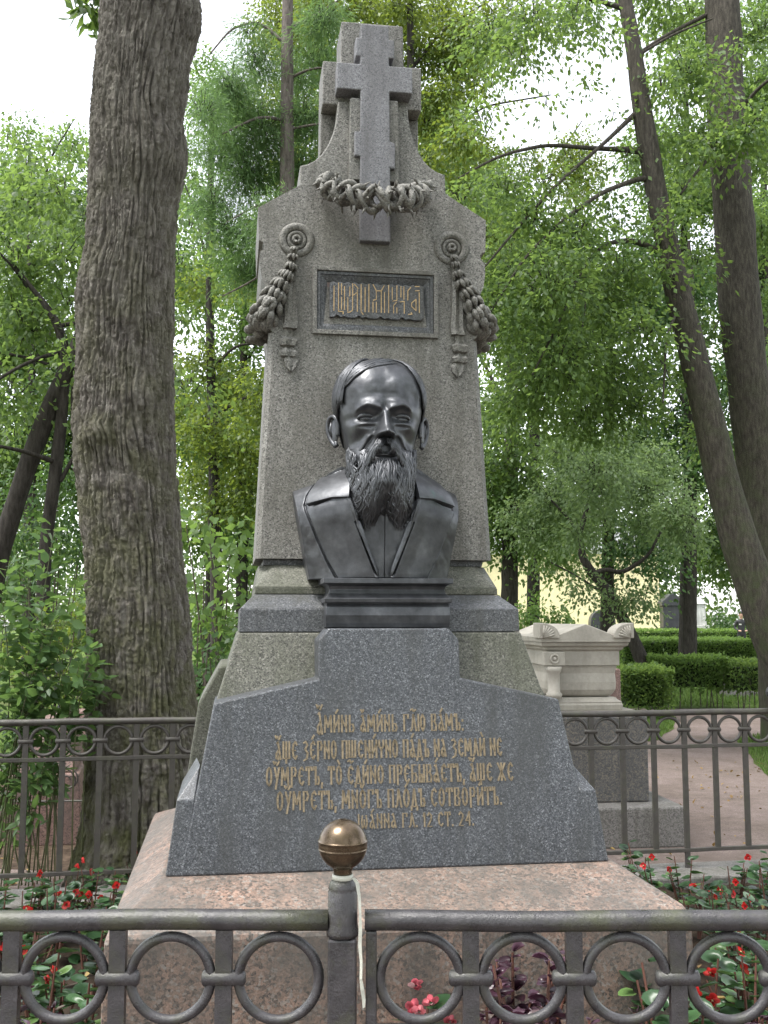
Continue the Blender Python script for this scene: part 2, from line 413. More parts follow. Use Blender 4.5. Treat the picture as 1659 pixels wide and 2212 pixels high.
# plot kerbs (granite strips under the railings)
RA = R(9.3)                                  # the rear railing runs at this angle
def rear(x): return 5.99 + math.tan(RA) * x
def kerb(name, pts, lab):
    b = MB(); n = len(pts)
    b.add([(x, y, .0) for x, y in pts] + [(x, y, .15) for x, y in pts],
          [tuple(range(n, 2*n))] + [(i, (i+1) % n, (i+1) % n + n, i+n) for i in range(n)])
    return tag(b.build(name, M['greystone'], bevel=.012), lab, 'kerb')
def rearstrip(x0, x1, a, b): return [(x0, rear(x0)-a), (x1, rear(x1)-a), (x1, rear(x1)+b), (x0, rear(x0)+b)]
kerb('granite_kerb', rearstrip(-3.0, -.05, .22, .14), 'grey granite kerb strip under the railing left of the monument')
kerb('granite_kerb', rearstrip(-.045, 2.72, .22, .14), 'grey granite kerb strip under the railing right of the monument')
kerb('granite_kerb', [(-2.9,1.84),(2.9,1.84),(2.9,2.10),(-2.9,2.10)], 'grey granite kerb under the nearest front railing')
kerb('granite_kerb', [(2.52,2.105),(2.78,2.105),(2.78,rear(2.78)-.225),(2.52,rear(2.52)-.225)], 'grey granite kerb along the right side of the flower bed')
kerb('granite_kerb', [(-3.0,2.105),(-2.74,2.105),(-2.74,rear(-2.74)-.225),(-3.0,rear(-3.0)-.225)], 'grey granite kerb along the left side of the flower bed')
# bed of soil: gently mounded to the front
nx, ny = 150, 130
u, v = np.meshgrid(np.linspace(0, 1, nx), np.linspace(0, 1, ny))
X = -2.76 + u*5.30; Y0 = 2.09; Y1 = 5.99 + math.tan(RA)*X - .215; Yg = Y0 + v*(Y1-Y0)
Zs = .34 - .24*v + .05*(vnoise(X*6, Yg*6, 1)-.5) + .035*(vnoise(X*21, Yg*21, 2)-.5) + .02*(vnoise(X*50, Yg*50, 3)-.5)
def soil_z(x, y):
    y1 = 5.99 + math.tan(RA)*x - .215; return .34 - .24*min(1, max(0, (y-2.09)/(y1-2.09)))
tag(obj_from('flower_bed_soil', gridmesh('flower_bed_soil', np.stack([X, Yg, Zs], -1), nx, ny, None, wrap=False), M['soil']), kind='structure')

# ------------------------------------------------------------------ the monument
MO, MTH = Vector((.03, 3.159, 0)), R(8.36)
mon = thing('grave_monument', 'tall stepped grey granite grave monument with cross, thorn wreath and gilded verses', 'monument', MO, MTH)
S = lambda pts: pts + [(-x, z) for x, z in reversed(pts)]

# pink granite base with sloping top
base = MB()
x0, x1 = .805, .68
pr = [(.812,-.292,1.43,.05), (.800,-.283,1.42,.78), (.786,-.262,1.40,.800), (.676,-.016,1.16,.866)]
vv = []; ff = []
for wx, yf, yb, z in pr: vv += [(-wx,yf,z),(wx,yf,z),(wx,yb,z),(-wx,yb,z)]
for i in range(len(pr)-1):
    for k in range(4): ff.append((i*4+k, i*4+(k+1)%4, (i+1)*4+(k+1)%4, (i+1)*4+k))
ff.append((0,3,2,1)); n_ = (len(pr)-1)*4; ff.append((n_, n_+1, n_+2, n_+3))
base.add(vv, ff).build('base_block', M['pink'], mon, bevel=.012)

LEAN = .143
def yface(x, z): return LEAN*(z-.866)
# inscription block: front slab with shoulders and a raised middle
MB().prism(S([(.624,.866),(.536,1.352),(.222,1.42),(.222,1.538),(.190,1.574)]), yface, .46).build('inscription_block', M['dark'], mon, bevel=.006)
for s in (-1, 1):
    q = MB()
    pts = [(s*.664,.003,.867),(s*.600,.003,.867),(s*.586,.0335,1.075),(s*.638,.0335,1.075),
           (s*.664,.42,.867),(s*.600,.42,.867),(s*.574,.12,1.165),(s*.590,.30,1.165),(s*.638,.42,1.075)]
    q.add(pts, [(0,1,2,3),(0,3,8,4),(3,2,6),(3,6,7),(3,7,8),(4,8,7,6,2,1,5),(0,4,5,1)])
    q.build('corner_spur', M['dark'], mon, bevel=.004)
    # side buttress behind it
    q = MB()
    q.prism([(s*.30,.868),(s*.655,.868),(s*.622,1.10),(s*.590,1.33),(s*.525,1.45),(s*.30,1.45)], .36, .98)
    q.build('side_buttress', M['mossy'], mon, bevel=.008)
# mossy body behind
b = MB(); b.frus((-.60,.60,.10,1.06), .869, (-.545,.545,.185,1.0), 1.30); b.build('lower_body', M['mossy'], mon, bevel=.006)
b = MB(); b.frus((-.5446,.5446,.188,.998), 1.302, (-.466,.466,.247,.95), 1.56); b.build('upper_body', M['mossy'], mon, bevel=.006)
b = MB(); b.frus((-.463,.463,.249,.948), 1.561, (-.461,.461,.252,.945), 1.636); b.frus((-.461,.461,.252,.945), 1.6362, (-.414,.414,.335,.905), 1.684); b.build('step_course', M['band'], mon, bevel=.003)
b = MB(); b.frus((-.412,.412,.337,.902), 1.685, (-.411,.411,.338,.90), 1.708)
# sloping cap with cut corners
def oct_(w_, yf, yb, c): return [(-w_+c,yf),(w_-c,yf),(w_,yf+c),(w_,yb-c),(w_-c,yb),(-w_+c,yb),(-w_,yb-c),(-w_,yf+c)]
def loft(b, secs):
    vv = []; ff = []
    for pts, z in secs: vv += [(x, y, z) for x, y in pts]
    m = len(secs[0][0])
    for i in range(len(secs)-1):
        for k in range(m): ff.append((i*m+k, i*m+(k+1)%m, (i+1)*m+(k+1)%m, (i+1)*m+k))
    ff.append(tuple(range(m-1,-1,-1))); ff.append(tuple((len(secs)-1)*m+k for k in range(m)))
    return b.add(vv, ff)
loft(b, [(oct_(.411,.338,.90,.004), 1.7085), (oct_(.398,.418,.87,.055), 1.786)])
b.build('cap_course', M['mossy'], mon, bevel=.003)
MB().box(-.383,.383,.436,.85,1.786,1.808).build('neck_course', M['band'], mon, bevel=.002)

# stele shaft: chamfered corners, tapering upwards
b = MB(); loft(b, [(oct_(.410,.402,.90,.016), 1.807), (oct_(.374,.437,.87,.016), 2.6005)])
b.build('stele_shaft', M['stele'], mon)
# upper stele outline with scalloped flanks, shoulders, cavetto to the cross
half = [(.3575,2.6008),(.3738,2.615),(.386,2.72),(.382,2.735),(.372,2.745),(.384,2.765),(.400,2.80),(.409,2.855),(.407,2.895),(.396,2.905),(.390,2.918),(.397,2.932),(.411,2.938),(.415,3.06),(.269,3.152)]
MB().prism(S(half), lambda x, z: .437+.05*(z-2.60), .87).build('stele_head', M['stele'], mon)
half = [(.268,3.1525),(.267,3.232)] + [(.267-.137*math.sin(t), 3.235+.255*(1-math.cos(t))) for t in [R(a) for a in (12,24,36,48,60,70,80,90)]]
MB().prism(S(half), lambda x, z: .472+.04*(z-3.15), .84).build('cross_pedestal', M['stele'], mon, bevel=.005)
b = MB(); b.prism(S([(.092,3.18),(.088,3.49)]), .448, .50); b.build('shaft_moulding', M['stele'], mon, bevel=.004)
# heavy cross-shaped backing stone
b = MB(); b.prism(S([(.185,3.487),(.184,3.655),(.118,3.655),(.116,3.815)]), .505, .68); b.build('backing_stone', M['stele'], mon, bevel=.005)
b = MB(); b.prism(S([(.186,3.33),(.185,3.4865)]), .58, .68); b.build('backing_stone_foot', M['stele'], mon, bevel=.004)
# the cross itself
cr = MB()
pol = [(.055,2.945),(.055,3.222),(.073,3.222),(.073,3.318),(.054,3.326),(.053,3.515),(.138,3.515),(.138,3.616),(.052,3.616),(.052,3.646),(.071,3.646),(.071,3.718),(.051,3.718),(.051,3.772),
       (-.052,3.772),(-.052,3.718),(-.071,3.718),(-.071,3.646),(-.053,3.646),(-.053,3.616),(-.140,3.616),(-.140,3.515),(-.053,3.515),(-.054,3.356),(-.075,3.356),(-.075,3.262),(-.054,3.262),(-.055,2.945)]
cr.prism([(x+.001, z) for x, z in pol], lambda x, z: .425+.02*(z-2.945), .515).build('cross', M['cross'], mon, bevel=.004)

# crown of thorns hanging round the foot of the cross
wr = thing_w = MB(); rng = random.Random(3)
def wcurve(t):        # t in -1..1
    a = t*1.35
    return Vector((.182*math.sin(a)/math.sin(1.35), .455-.15*math.cos(a)**1.2 if math.cos(a) > 0 else .455, 3.165-.118*(math.cos(a)-math.cos(1.35))/(1-math.cos(1.35))))
for st in range(6):
    pts = []; rad = []
    for i in range(97):
        t = -1+2*i/96; c = wcurve(t); tg = (wcurve(min(1, t+.01))-wcurve(max(-1, t-.01))).normalized()
        n1 = tg.cross(Vector((0,0,1))).normalized(); n2 = n1.cross(tg)
        ph = (1 if st % 2 else -1)*(t*(10.5+st*.9)+.45*math.sin(t*11+st*2))+st*1.75; k = (.031+.010*math.sin(t*17+st*1.9))*(1-.2*t*t)
        pts.append(c+n1*(k*math.cos(ph))+n2*(k*1.05*math.sin(ph))); rad.append(.0108*(1+.22*math.sin(t*33+st*2)))
    wr.tube(pts, rad, 7)
    for i in range(4, 96, 6):
        p = pts[i]; c = wcurve(-1+2*i/96); d = (p-c).normalized()+Vector((rng.uniform(-.5,.5), -.1, -.5)); d.normalize()
        wr.tube([p, p+d*.020, p+d*.036], [.0065,.004,.0006], 5)
wr.build('thorn_wreath', M['stele'], mon, smooth=True)

# rosettes and hanging garlands
for s in (-1, 1):
    cx, cz, cy = s*.281+.003, 2.944, .455
    q = MB(); q.torus((cx,cy-.003,cz), .050, .0145, 'Y', 32, 8, .62); q.torus((cx,cy-.002,cz), .028, .008, 'Y', 24, 8, 1.0)
    q.torus((cx,cy-.012,cz), .011, .007, 'Y', 16, 6, 1.2)
    q.build('rosette', M['stele'], mon, smooth=True)
    g = MB(); path = [(.281,2.935,.440,.012),(.287,2.905,.432,.018),(.291,2.875,.428,.022),(.299,2.84,.424,.026),(.312,2.805,.420,.032),(.330,2.77,.418,.038),(.350,2.735,.420,.044),(.368,2.70,.425,.050),(.384,2.668,.432,.054),(.398,2.645,.455,.052),(.404,2.63,.50,.048),(.402,2.61,.55,.042)]
    rg = random.Random(5+s)
    for i, (px_, pz, py, r) in enumerate(path):
        c0 = Vector((s*px_, py, pz)); nx_ = path[min(i+1, len(path)-1)]; pv = path[max(0, i-1)]
        tg = Vector((s*(nx_[0]-pv[0]), nx_[2]-pv[2], nx_[1]-pv[1])).normalized(); sv = tg.cross(Vector((0,-1,0))).normalized()
        for k in range(5 if i > 2 else 3):         # overlapping pointed leaves with a raised midrib
            a = (k-2)/2*1.45+rg.uniform(-.25,.25) if i > 2 else (k-1)*1.0
            rd = (sv*math.sin(a)+Vector((0,-1,0))*math.cos(a)).normalized(); q0 = c0+rd*r*.55-tg*r*.3; dr = (tg*.9+rd*.22+sv*rg.uniform(-.25,.25)).normalized()
            Ln = r*rg.uniform(1.0,1.3)
            g.tube([q0, q0+dr*Ln*.3, q0+dr*Ln*.65, q0+dr*Ln], [r*.18, r*.52, r*.46, .0015], 8, True, .5)
        if i > 3 and i % 2: g.ell(c0+Vector((0,-r*.85,0))+sv*rg.uniform(-.4,.4)*r, (r*.26,r*.26,r*.26), None, 8, 6)
        g.ell((s*px_, py+.008, pz), (r*.62, r*.6, r*.7), None, 8, 6)
    g.build('garland', M['stele'], mon, smooth=True)
    rb = MB()      # ribbon with folded tails and a pointed end
    xs = s*.296
    rows = [(2.885,.014,0.0,.0),(2.80,.017,.003,.002),(2.70,.020,.003,.004),(2.64,.023,.0,.004),(2.615,.024,.004,.0),(2.612,.016,.010,.012),(2.585,.017,.012,.012),(2.572,.030,.008,-.004),(2.552,.026,.012,.0),(2.548,.017,.012,.014),(2.528,.028,.008,.0),(2.514,.026,.010,.002),(2.511,.017,.004,.01),(2.498,.024,.0,.006),(2.478,.018,.0,.006),(2.458,.0015,.0,.006)]
    for i, (z, hw, dx, dy) in enumerate(rows[:-1]):
        z2, hw2, dx2, dy2 = rows[i+1]
        yb = .437+.05*(max(z,2.6)-2.6)-(.0 if z > 2.6 else .044*(2.6-z)); yb2 = .437+.05*(max(z2,2.6)-2.6)-(.0 if z2 > 2.6 else .044*(2.6-z2))
        A = [(xs+s*dx+k*hw, yb-.020+dy+(.010 if k == 0 else 0.0)*(-1), z) for k in (-1,-.35,.35,1)]; B = [(xs+s*dx2+k*hw2, yb2-.020+dy2, z2) for k in (-1,-.35,.35,1)]
        A[1] = (A[1][0], A[1][1]-.006, z); A[2] = (A[2][0], A[2][1]+.004, z); B[1] = (B[1][0], B[1][1]-.006, z2); B[2] = (B[2][0], B[2][1]+.004, z2)
        Ab = [(x, yb+.01, zz) for x, y, zz in A]; Bb = [(x, yb2+.01, zz) for x, y, zz in B]
        rb.add(A+B+Ab+Bb, [(0,4,5,1),(1,5,6,2),(2,6,7,3),(0,8,12,4),(3,7,15,11),(0,1,2,3,11,10,9,8),(4,12,13,14,15,7,6,5)])
    rb.build('ribbon', M['stele'], mon)

# name panel: stepped frame, recess, carved ligature panel
px0, px1, pz0, pz1 = -.222, .229, 2.600, 2.846
def frame(x0, x1, z0, z1, t_, yo, yi, name, mat):
    X0, X1, Z0, Z1 = x0+t_, x1-t_, z0+t_, z1-t_
    q = MB(); o = [(x0,z0),(x1,z0),(x1,z1),(x0,z1)]; i_ = [(X0,Z0),(X1,Z0),(X1,Z1),(X0,Z1)]
    yb = .475
    vv = [(x,yo,z) for x, z in o]+[(x,yi,z) for x, z in i_]+[(x,yb,z) for x, z in o]+[(x,yb,z) for x, z in i_]
    ff = []
    for k in range(4):
        j = (k+1) % 4; ff += [(k,j,4+j,4+k),(k,8+k,8+j,j),(4+k,4+j,12+j,12+k),(8+k,12+k,12+j,8+j)]
    return q.add(vv, ff).build(name, mat, mon, bevel=.002)
frame(px0, px1, pz0, pz1, .016, .424, .424, 'frame_moulding', M['stele'])
frame(px0+.0165, px1-.0165, pz0+.0165, pz1-.0165, .012, .430, .430, 'frame_moulding', M['band'])
frame(px0+.029, px1-.029, pz0+.029, pz1-.029, .024, .433, .4455, 'frame_moulding', M['band'])
MB().box(px0+.0535, px1-.0535, .4458, .47, pz0+.0535, pz1-.0535).build('panel_recess', M['pinkpanel'], mon)
ax0, ax1, az0, az1 = -.161, .176, 2.662, 2.791
pp = []
for i in range(27):      # scalloped upper and lower edges of the carved letters
    x = ax0+(ax1-ax0)*i/26; pp.append((x, az0+(.0 if i % 2 else .009*((i*7) % 3)/2)))
for i in range(27):
    x = ax1-(ax1-ax0)*i/26; pp.append((x, az1-(.0 if i % 2 else .005)))
MB().prism(pp, .426, .4457).build('name_panel', M['band'], mon, bevel=.0015)
STROKES = [[(545,420),(545,600)],[(572,395),(572,605),(600,605),(600,622)],[(590,400),(590,480)],[(590,500),(590,590)],[(608,420),(608,590)],[(628,500),(628,600)],[(657,395),(657,590),(645,605),(628,610)],[(663,480),(680,462)],[(685,440),(685,600)],[(708,400),(708,600),(720,620)],[(732,420),(732,600)],[(755,395),(755,600)],[(780,395),(800,440),(830,440),(848,400)],[(800,440),(800,505),(782,512)],[(780,525),(780,600)],[(800,525),(800,600)],[(830,440),(830,600)],[(850,450),(850,600)],[(875,395),(875,600)],[(897,410),(897,500)],[(900,512),(925,505)],[(922,520),(905,545),(905,600)],[(925,395),(925,500)],[(925,560),(925,600)],[(950,400),(950,480)],[(945,515),(970,510),(970,600)],[(968,400),(968,495)],[(995,605),(1018,602),(1012,590)],[(992,500),(992,430),(1010,405)],[(1015,540),(1015,520),(1042,490),(1042,575),(1015,545)],[(1038,395),(1062,395)],[(1038,428),(1062,425)],[(1062,440),(1062,590)],[(668,400),(690,430)],[(640,420),(640,490)]]
q = MB()
def stroke(q, a, b, hw, yf, dep=.0025):
    a = Vector(a); b = Vector(b); d = b-a
    if d.length < 1e-6: return
    d.normalize(); n_ = Vector((-d.y, d.x)); a = a-d*hw*.6; b = b+d*hw*.6
    q.prism([tuple(a-n_*hw), tuple(b-n_*hw), tuple(b+n_*hw), tuple(a+n_*hw)], lambda x, z: yf(x, z)-dep, lambda x, z: yf(x, z)+.001)
for st in STROKES:
    P = [(ax0+(ax1-ax0)*(x-520)/570, az1-(az1-az0)*(y-385)/262) for x, y in st]
    for a, b in zip(P, P[1:]): stroke(q, a, b, .00155, lambda x, z: .426, .0016)
q.build('name_lettering', M['gold_bright'], mon)

# gilded verse on the inscription block
O8 = [(.5+.42*math.cos(a), .5+.5*math.sin(a)) for a in [math.pi/2+i*math.pi/5 for i in range(11)]]
C_ = [(.9,.82),(.62,1),(.25,.85),(.1,.5),(.25,.15),(.62,0),(.9,.18)]
G = {'А': [[(.2,.92),(.4,1),(.92,0)],[(.62,.58),(.12,.34),(.1,.08),(.4,0),(.76,.28)]], 'М': [[(0,0),(.08,1),(.5,.3),(.92,1),(1,0)]], 'И': [[(.1,1),(.1,0)],[(.9,1),(.9,0)],[(.1,.22),(.9,.78)]],
 'Н': [[(.1,1),(.1,0)],[(.9,1),(.9,0)],[(.1,.78),(.9,.25)]], 'Ь': [[(.15,1),(.15,0),(.7,0),(.92,.2),(.7,.45),(.15,.45)]], 'Г': [[(.15,0),(.15,1),(.9,1),(.9,.78)]], 'Л': [[(0,0),(.25,.12),(.5,1),(1,0)]],
 'Ю': [[(.06,0),(.06,1)],[(.06,.5),(.45,.5)],[(.7,1),(.45,.75),(.45,.25),(.7,0),(.95,.25),(.95,.75),(.7,1)]], 'В': [[(.1,0),(.1,1),(.7,1),(.82,.76),(.6,.55),(.1,.55)],[(.6,.55),(.92,.32),(.8,0),(.1,0)]],
 'Ъ': [[(0,.84),(.05,1),(.35,1),(.35,0),(.8,0),(.96,.2),(.8,.45),(.35,.45)]], 'Щ': [[(.05,1),(.05,.05),(.95,.05),(.95,1)],[(.5,1),(.5,-.22)]], 'Ш': [[(.05,1),(.05,.05),(.95,.05),(.95,1)],[(.5,1),(.5,.05)]],
 'Е': [C_, [(.1,.5),(.72,.5)]], 'З': [[(.08,.92),(.5,1),(.86,.8),(.4,.56),(.9,.34),(.7,0),(.1,-.1)]], 'Р': [[(.15,-.12),(.15,1),(.7,1),(.92,.76),(.7,.5),(.15,.5)]], 'О': [O8], 'П': [[(.1,0),(.1,1),(.9,1),(.9,0)]],
 'Ч': [[(.1,1),(.1,.65),(.5,.48),(.9,.65),(.9,1)],[(.5,.48),(.5,0)]], 'Д': [[(0,-.2),(.02,0),(.98,0),(1,-.2)],[(.15,0),(.5,1),(.85,0)]], 'Т': [[(0,.82),(.05,1),(.95,1),(1,.82)],[(.5,1),(.5,0)]], 'С': [C_],
 'У': [[(.1,1),(.5,.42)],[(.92,1),(.3,-.2)]], 'Б': [[(.9,1),(.1,1),(.1,0),(.7,0),(.92,.25),(.7,.52),(.1,.52)]], 'Ы': [[(.08,1),(.08,0),(.45,0),(.6,.22),(.45,.45),(.08,.45)],[(.92,1),(.92,0)]],
 'Ж': [[(.5,0),(.5,1)],[(0,1),(1,0)],[(1,1),(0,0)]], 'І': [[(.3,-.15),(.5,0),(.5,1)]], 'Ѡ': [[(.2,.9),(.05,.4),(.22,0),(.5,.2),(.5,.6)],[(.5,.2),(.78,0),(.95,.4),(.8,.9)]],
 '1': [[(.15,.75),(.5,1),(.5,0)]], '2': [[(.1,.8),(.4,1),(.85,.8),(.75,.5),(.1,0),(.9,0)]], '4': [[(.75,0),(.75,1),(.1,.35),(.95,.35)]],
 '.': [[(.2,.0),(.2,.08)]], ',': [[(.3,.08),(.1,-.2)]], ':': [[(.2,.0),(.2,.08)],[(.2,.55),(.2,.63)]]}
NARROW = {'.': .4, ',': .4, ':': .45, ' ': .55, 'І': .55, '1': .6, 'Ж': 1.35, 'Ш': 1.3, 'Щ': 1.3, 'М': 1.2, 'Ю': 1.25, 'Ѡ': 1.2}
ACC = {"'": [[(.35,1.14),(.75,1.36)]], '`': [[(.3,1.36),(.65,1.14)]], '~': [[(.0,1.28),(.4,1.36),(.6,1.2),(1.0,1.3)]], '"': [[(-.1,1.36),(.1,1.22),(.35,1.32)],[(.55,1.14),(.9,1.36)]], '^': [[(.1,1.34),(.35,1.18),(.6,1.34)]]}
def verse(text, xa, xb, zbase, h, big_first=False):
    q = MB(); items = []
    for ch in text:
        if ch in ACC: items[-1][1].append(ch)
        else: items.append([ch, []])
    tot = sum(NARROW.get(c, 1.0) for c, _ in items); un = (xb-xa)/tot; x = xa
    for i, (c, ac) in enumerate(items):
        wd = NARROW.get(c, 1.0)*un; lw = wd*.72; hh = h*(1.32 if big_first and i == 0 else 1.0)
        z0 = zbase-(h*.12 if big_first and i == 0 else 0)
        segs = list(G.get(c, []))
        for a in ac: segs = segs+ACC[a]
        for st in segs:
            P = [(x+px_*lw, z0+pz_*hh) for px_, pz_ in st]
            for a, b in zip(P, P[1:]):
                dx, dz = abs(b[0]-a[0]), abs(b[1]-a[1]); f = dz/max(1e-6, math.hypot(dx, dz))
                stroke(q, a, b, h*(.027+.031*f), yface)
        x += wd
    return q.build('verse_line', M['gold'], mon)
verse('А"МИ\'НЬ А^МИ\'НЬ ГЛ~Ю ВА\'МЪ:', -.226, .232, 1.263, .048, True)
verse('А"ЩЕ ЗЕ\'РНО ПШЕНИ\'ЧНО ПА\'ДЪ НА ЗЕМЛИ` НЕ', -.350, .350, 1.186, .050)
verse('ОУ"МРЕТЪ, ТО` Е~ДИ\'НО ПРЕБЫВА\'ЕТЪ, А"ЩЕ ЖЕ', -.378, .382, 1.112, .050)
verse('ОУ"МРЕТЪ, МНО\'ГЪ ПЛО\'ДЪ СОТВОРИ\'ТЪ.', -.346, .342, 1.042, .050)
verse('ІѠА\'ННА ГЛ. 12 СТ. 24.', -.108, .252, .984, .039)
# ------------------------------------------------------------------ bronze bust
bust = thing('bronze_bust', 'dark bronze portrait bust of a bearded man in a coat before the stele', 'bust', MO, MTH)
bx = -.006
# moulded bronze base
b = MB(); secs = []
for hw, yf, z in [(.199,.166,1.5765),(.200,.162,1.59),(.201,.158,1.615),(.200,.162,1.64),(.197,.172,1.653),(.205,.155,1.655),(.206,.153,1.668),(.198,.162,1.672),(.190,.176,1.684),(.187,.181,1.697),(.190,.176,1.708),(.200,.160,1.714),(.209,.150,1.716),(.209,.150,1.7325)]:
    secs.append(([(-hw+.008,yf),(hw+.008,yf),(hw+.008,.40),(-hw+.008,.40)], z))
loft(b, secs); b.build('moulded_base', M['bronze'], bust, bevel=.0015)

# coat / shoulders : a continuous surface over (u, v)
ZB = 1.7335
def t_w(z):
    return np.interp(z, [1.733,1.80,1.88,1.95,2.00,2.03,2.2], [.231,.243,.258,.271,.278,.281,.281])
def t_top(u):
    a = np.abs(u); return 2.034+.100*(1-np.clip((a-.18)/.82, 0, 1)**.72)
def t_y(u, v):
    a = np.abs(u)
    y = .170+.105*a**2.0+.012*np.cos(v*3.0)
    roll = np.clip((v-.55)/.45, 0, 1)
    y = y+.155*roll**2.3*(1-.25*a)
    return y
nu, nv = 261, 150
uu, vv_ = np.meshgrid(np.linspace(-1, 1, nu), np.linspace(0, 1, nv))
zt = ZB+vv_*(t_top(uu)-ZB); xt = uu*t_w(zt); yt = t_y(uu, vv_)
def seg_d(P, s):
    d = np.full(xt.shape, 9.0)
    for (a0, b0), (a1, b1) in zip(P, P[1:]):
        a0, a1 = s*a0, s*a1; dx_, dz_ = a1-a0, b1-b0; t_ = np.clip(((xt-a0)*dx_+(zt-b0)*dz_)/(dx_*dx_+dz_*dz_), 0, 1); d = np.minimum(d, np.hypot(xt-a0-t_*dx_, zt-b0-t_*dz_))
    return d
for s in (-1, 1):       # creases beside lapels and collar
    dd = np.minimum(seg_d([(.144,1.733),(.174,1.79),(.209,1.868),(.243,1.955)], s), seg_d([(.243,1.955),(.247,1.975),(.237,2.012),(.210,2.053),(.168,2.09)], s))
    yt += .013*np.exp(-(dd/.0038)**2)
yt += .0035*(vnoise(xt*22, zt*30, 4)-.5)+.0015*(vnoise(xt*90, zt*60, 5)-.5)
front = np.stack([xt+bx, yt, zt], -1)
# close to the back with a rim
ring = np.concatenate([np.stack([uu[0]*t_w(np.full(nu, ZB))+bx, np.full(nu, .40), np.full(nu, ZB)], -1)[None], front, np.stack([xt[-1]+bx, np.full(nu, .41), zt[-1]-.01], -1)[None]], 0)
me = gridmesh('coat', ring, nu, nv+2, M['bronze'], wrap=False)
coat = obj_from('coat', me, None, bust)
for s in (-1, 1):      # cut edges of the shoulders
    rim = MB()
    col_ = [(s*1.0, float(v)) for v in np.linspace(0, 1, 30)]
    pts = []
    for u_, v_ in col_:
        z = ZB+v_*(float(t_top(u_))-ZB); pts.append((u_*float(t_w(z))+bx, float(t_y(np.array(u_), np.array(v_))), z))
    n = len(pts); V = pts+[(x, .41, z) for x, y, z in pts]
    rim.add(V, [(i, i+1, n+i+1, n+i) for i in range(n-1)])
    o = rim.build('coat_edge', M['bronze'], bust)
    o.modifiers.new('thick', 'SOLIDIFY').thickness = .006

def surf_y(x, z):
    u = np.clip(x/float(t_w(z)), -1, 1); tp = float(t_top(u)); v = np.clip((z-ZB)/(tp-ZB), 0, 1)
    return float(t_y(np.array(u), np.array(v)))
def patch(name, poly, off, thick, sag=None):
    bm = bmesh.new(); vs = [bm.verts.new((x, 0, z)) for x, z in poly]; f = bm.faces.new(vs)
    bmesh.ops.triangulate(bm, faces=[f])
    for _ in range(4): bmesh.ops.subdivide_edges(bm, edges=[e for e in bm.edges if e.calc_length() > .012], cuts=1, use_grid_fill=True)
    bmesh.ops.triangulate(bm, faces=bm.faces)
    for v in bm.verts:
        x, z = v.co.x, v.co.z
        v.co.y = surf_y(x, z)-off-(sag(x, z) if sag else 0); v.co.x += bx
    bmesh.ops.recalc_face_normals(bm, faces=bm.faces)
    for f in bm.faces: f.smooth = True
    me = bpy.data.meshes.new(name); bm.to_mesh(me); bm.free()
    o = obj_from(name, me, M['bronze'], bust)
    m = o.modifiers.new('thick', 'SOLIDIFY'); m.thickness = thick; m.offset = 0
    bv = o.modifiers.new('bevel', 'BEVEL'); bv.width = .006; bv.segments = 3; bv.limit_method = 'ANGLE'; bv.angle_limit = R(50)
    return o
for s in (-1, 1):
    lap = [(.020,1.736),(.140,1.736),(.170,1.79),(.205,1.87),(.238,1.955),(.165,1.984),(.128,2.02),(.100,1.97),(.070,1.86)]
    patch('lapel', [(s*x, z) for x, z in lap], .015, .018, lambda x, z: .009*max(0, 1-max(0, abs(x)-float(np.interp(z, [1.736,1.86,1.97], [.02,.07,.10])))/.05)+.004)
    colr = [(.112,1.99),(.165,1.990),(.242,1.972),(.232,2.010),(.205,2.050),(.165,2.085),(.125,2.108),(.100,2.10)]
    patch('collar', [(s*x, z) for x, z in colr], .020, .018, lambda x, z: .012)
q = MB()          # waistcoat front with its button edge
for s, d in ((-1, 0), (1, .003)):
    q.prism([(bx+.004, 1.7345), (bx+s*.060, 1.7345), (bx+s*.130, 1.96), (bx+s*.03, 1.99), (bx+.004, 1.97)], lambda x, z: surf_y(0, z)-.002-d+.02*abs(x-bx), lambda x, z: surf_y(0, z)+.03)
q.build('waistcoat', M['bronze'], bust, bevel=.003)
b = MB(); b.tube([(bx,.30,1.98),(bx,.285,2.06),(bx,.28,2.14)], [.105,.095,.09], 24); b.build('neck', M['bronze'], bust, smooth=True)

# head
Zt = [1.97,2.00,2.03,2.06,2.09,2.12,2.16,2.20,2.24,2.28,2.32,2.36,2.40,2.43,2.45,2.463,2.470,2.473]
Wt = [.086,.088,.092,.098,.105,.106,.112,.120,.131,.1430,.1510,.1490,.1370,.1160,.0920,.0665,.0400,.0]
Yf = [.205,.195,.165,.145,.137,.134,.134,.138,.141,.137,.139,.147,.161,.181,.203,.227,.250,.285]
Yb = [.36,.365,.37,.38,.39,.40,.415,.43,.44,.447,.448,.443,.428,.405,.380,.350,.322,.285]
nr, na = 230, 260
tt = np.linspace(0, 1, nr); zz = 1.97+(2.473-1.97)*(1-(1-tt)**1.9)
def sm(tab):
    d = np.interp(zz, Zt, tab); k = 5; 
    for _ in range(3):
        e = np.pad(d, k, mode='edge'); d2 = np.convolve(e, np.ones(2*k+1)/(2*k+1), 'valid'); d2[-12:] = d[-12:]; d = d2
    return d
wz, fz, bz = sm(Wt), sm(Yf), sm(Yb); wz[-1] = 0
al = np.linspace(0, 2*np.pi, na, endpoint=False)
A, I = np.meshgrid(al, np.arange(nr)); Zh = zz[I]
yc = np.minimum(.285, .5*(fz+bz))[I]
ca, sa = np.cos(A), np.sin(A)
Xh = wz[I]*np.sign(sa)*np.abs(sa)**.88
Yh = np.where(ca > 0, yc-(yc-fz[I])*np.abs(ca)**.87, yc+(bz[I]-yc)*np.abs(ca)**.9)
fw = np.clip(ca*2.2, 0, 1); ax = np.abs(Xh)
FS = .875
ax = ax/FS
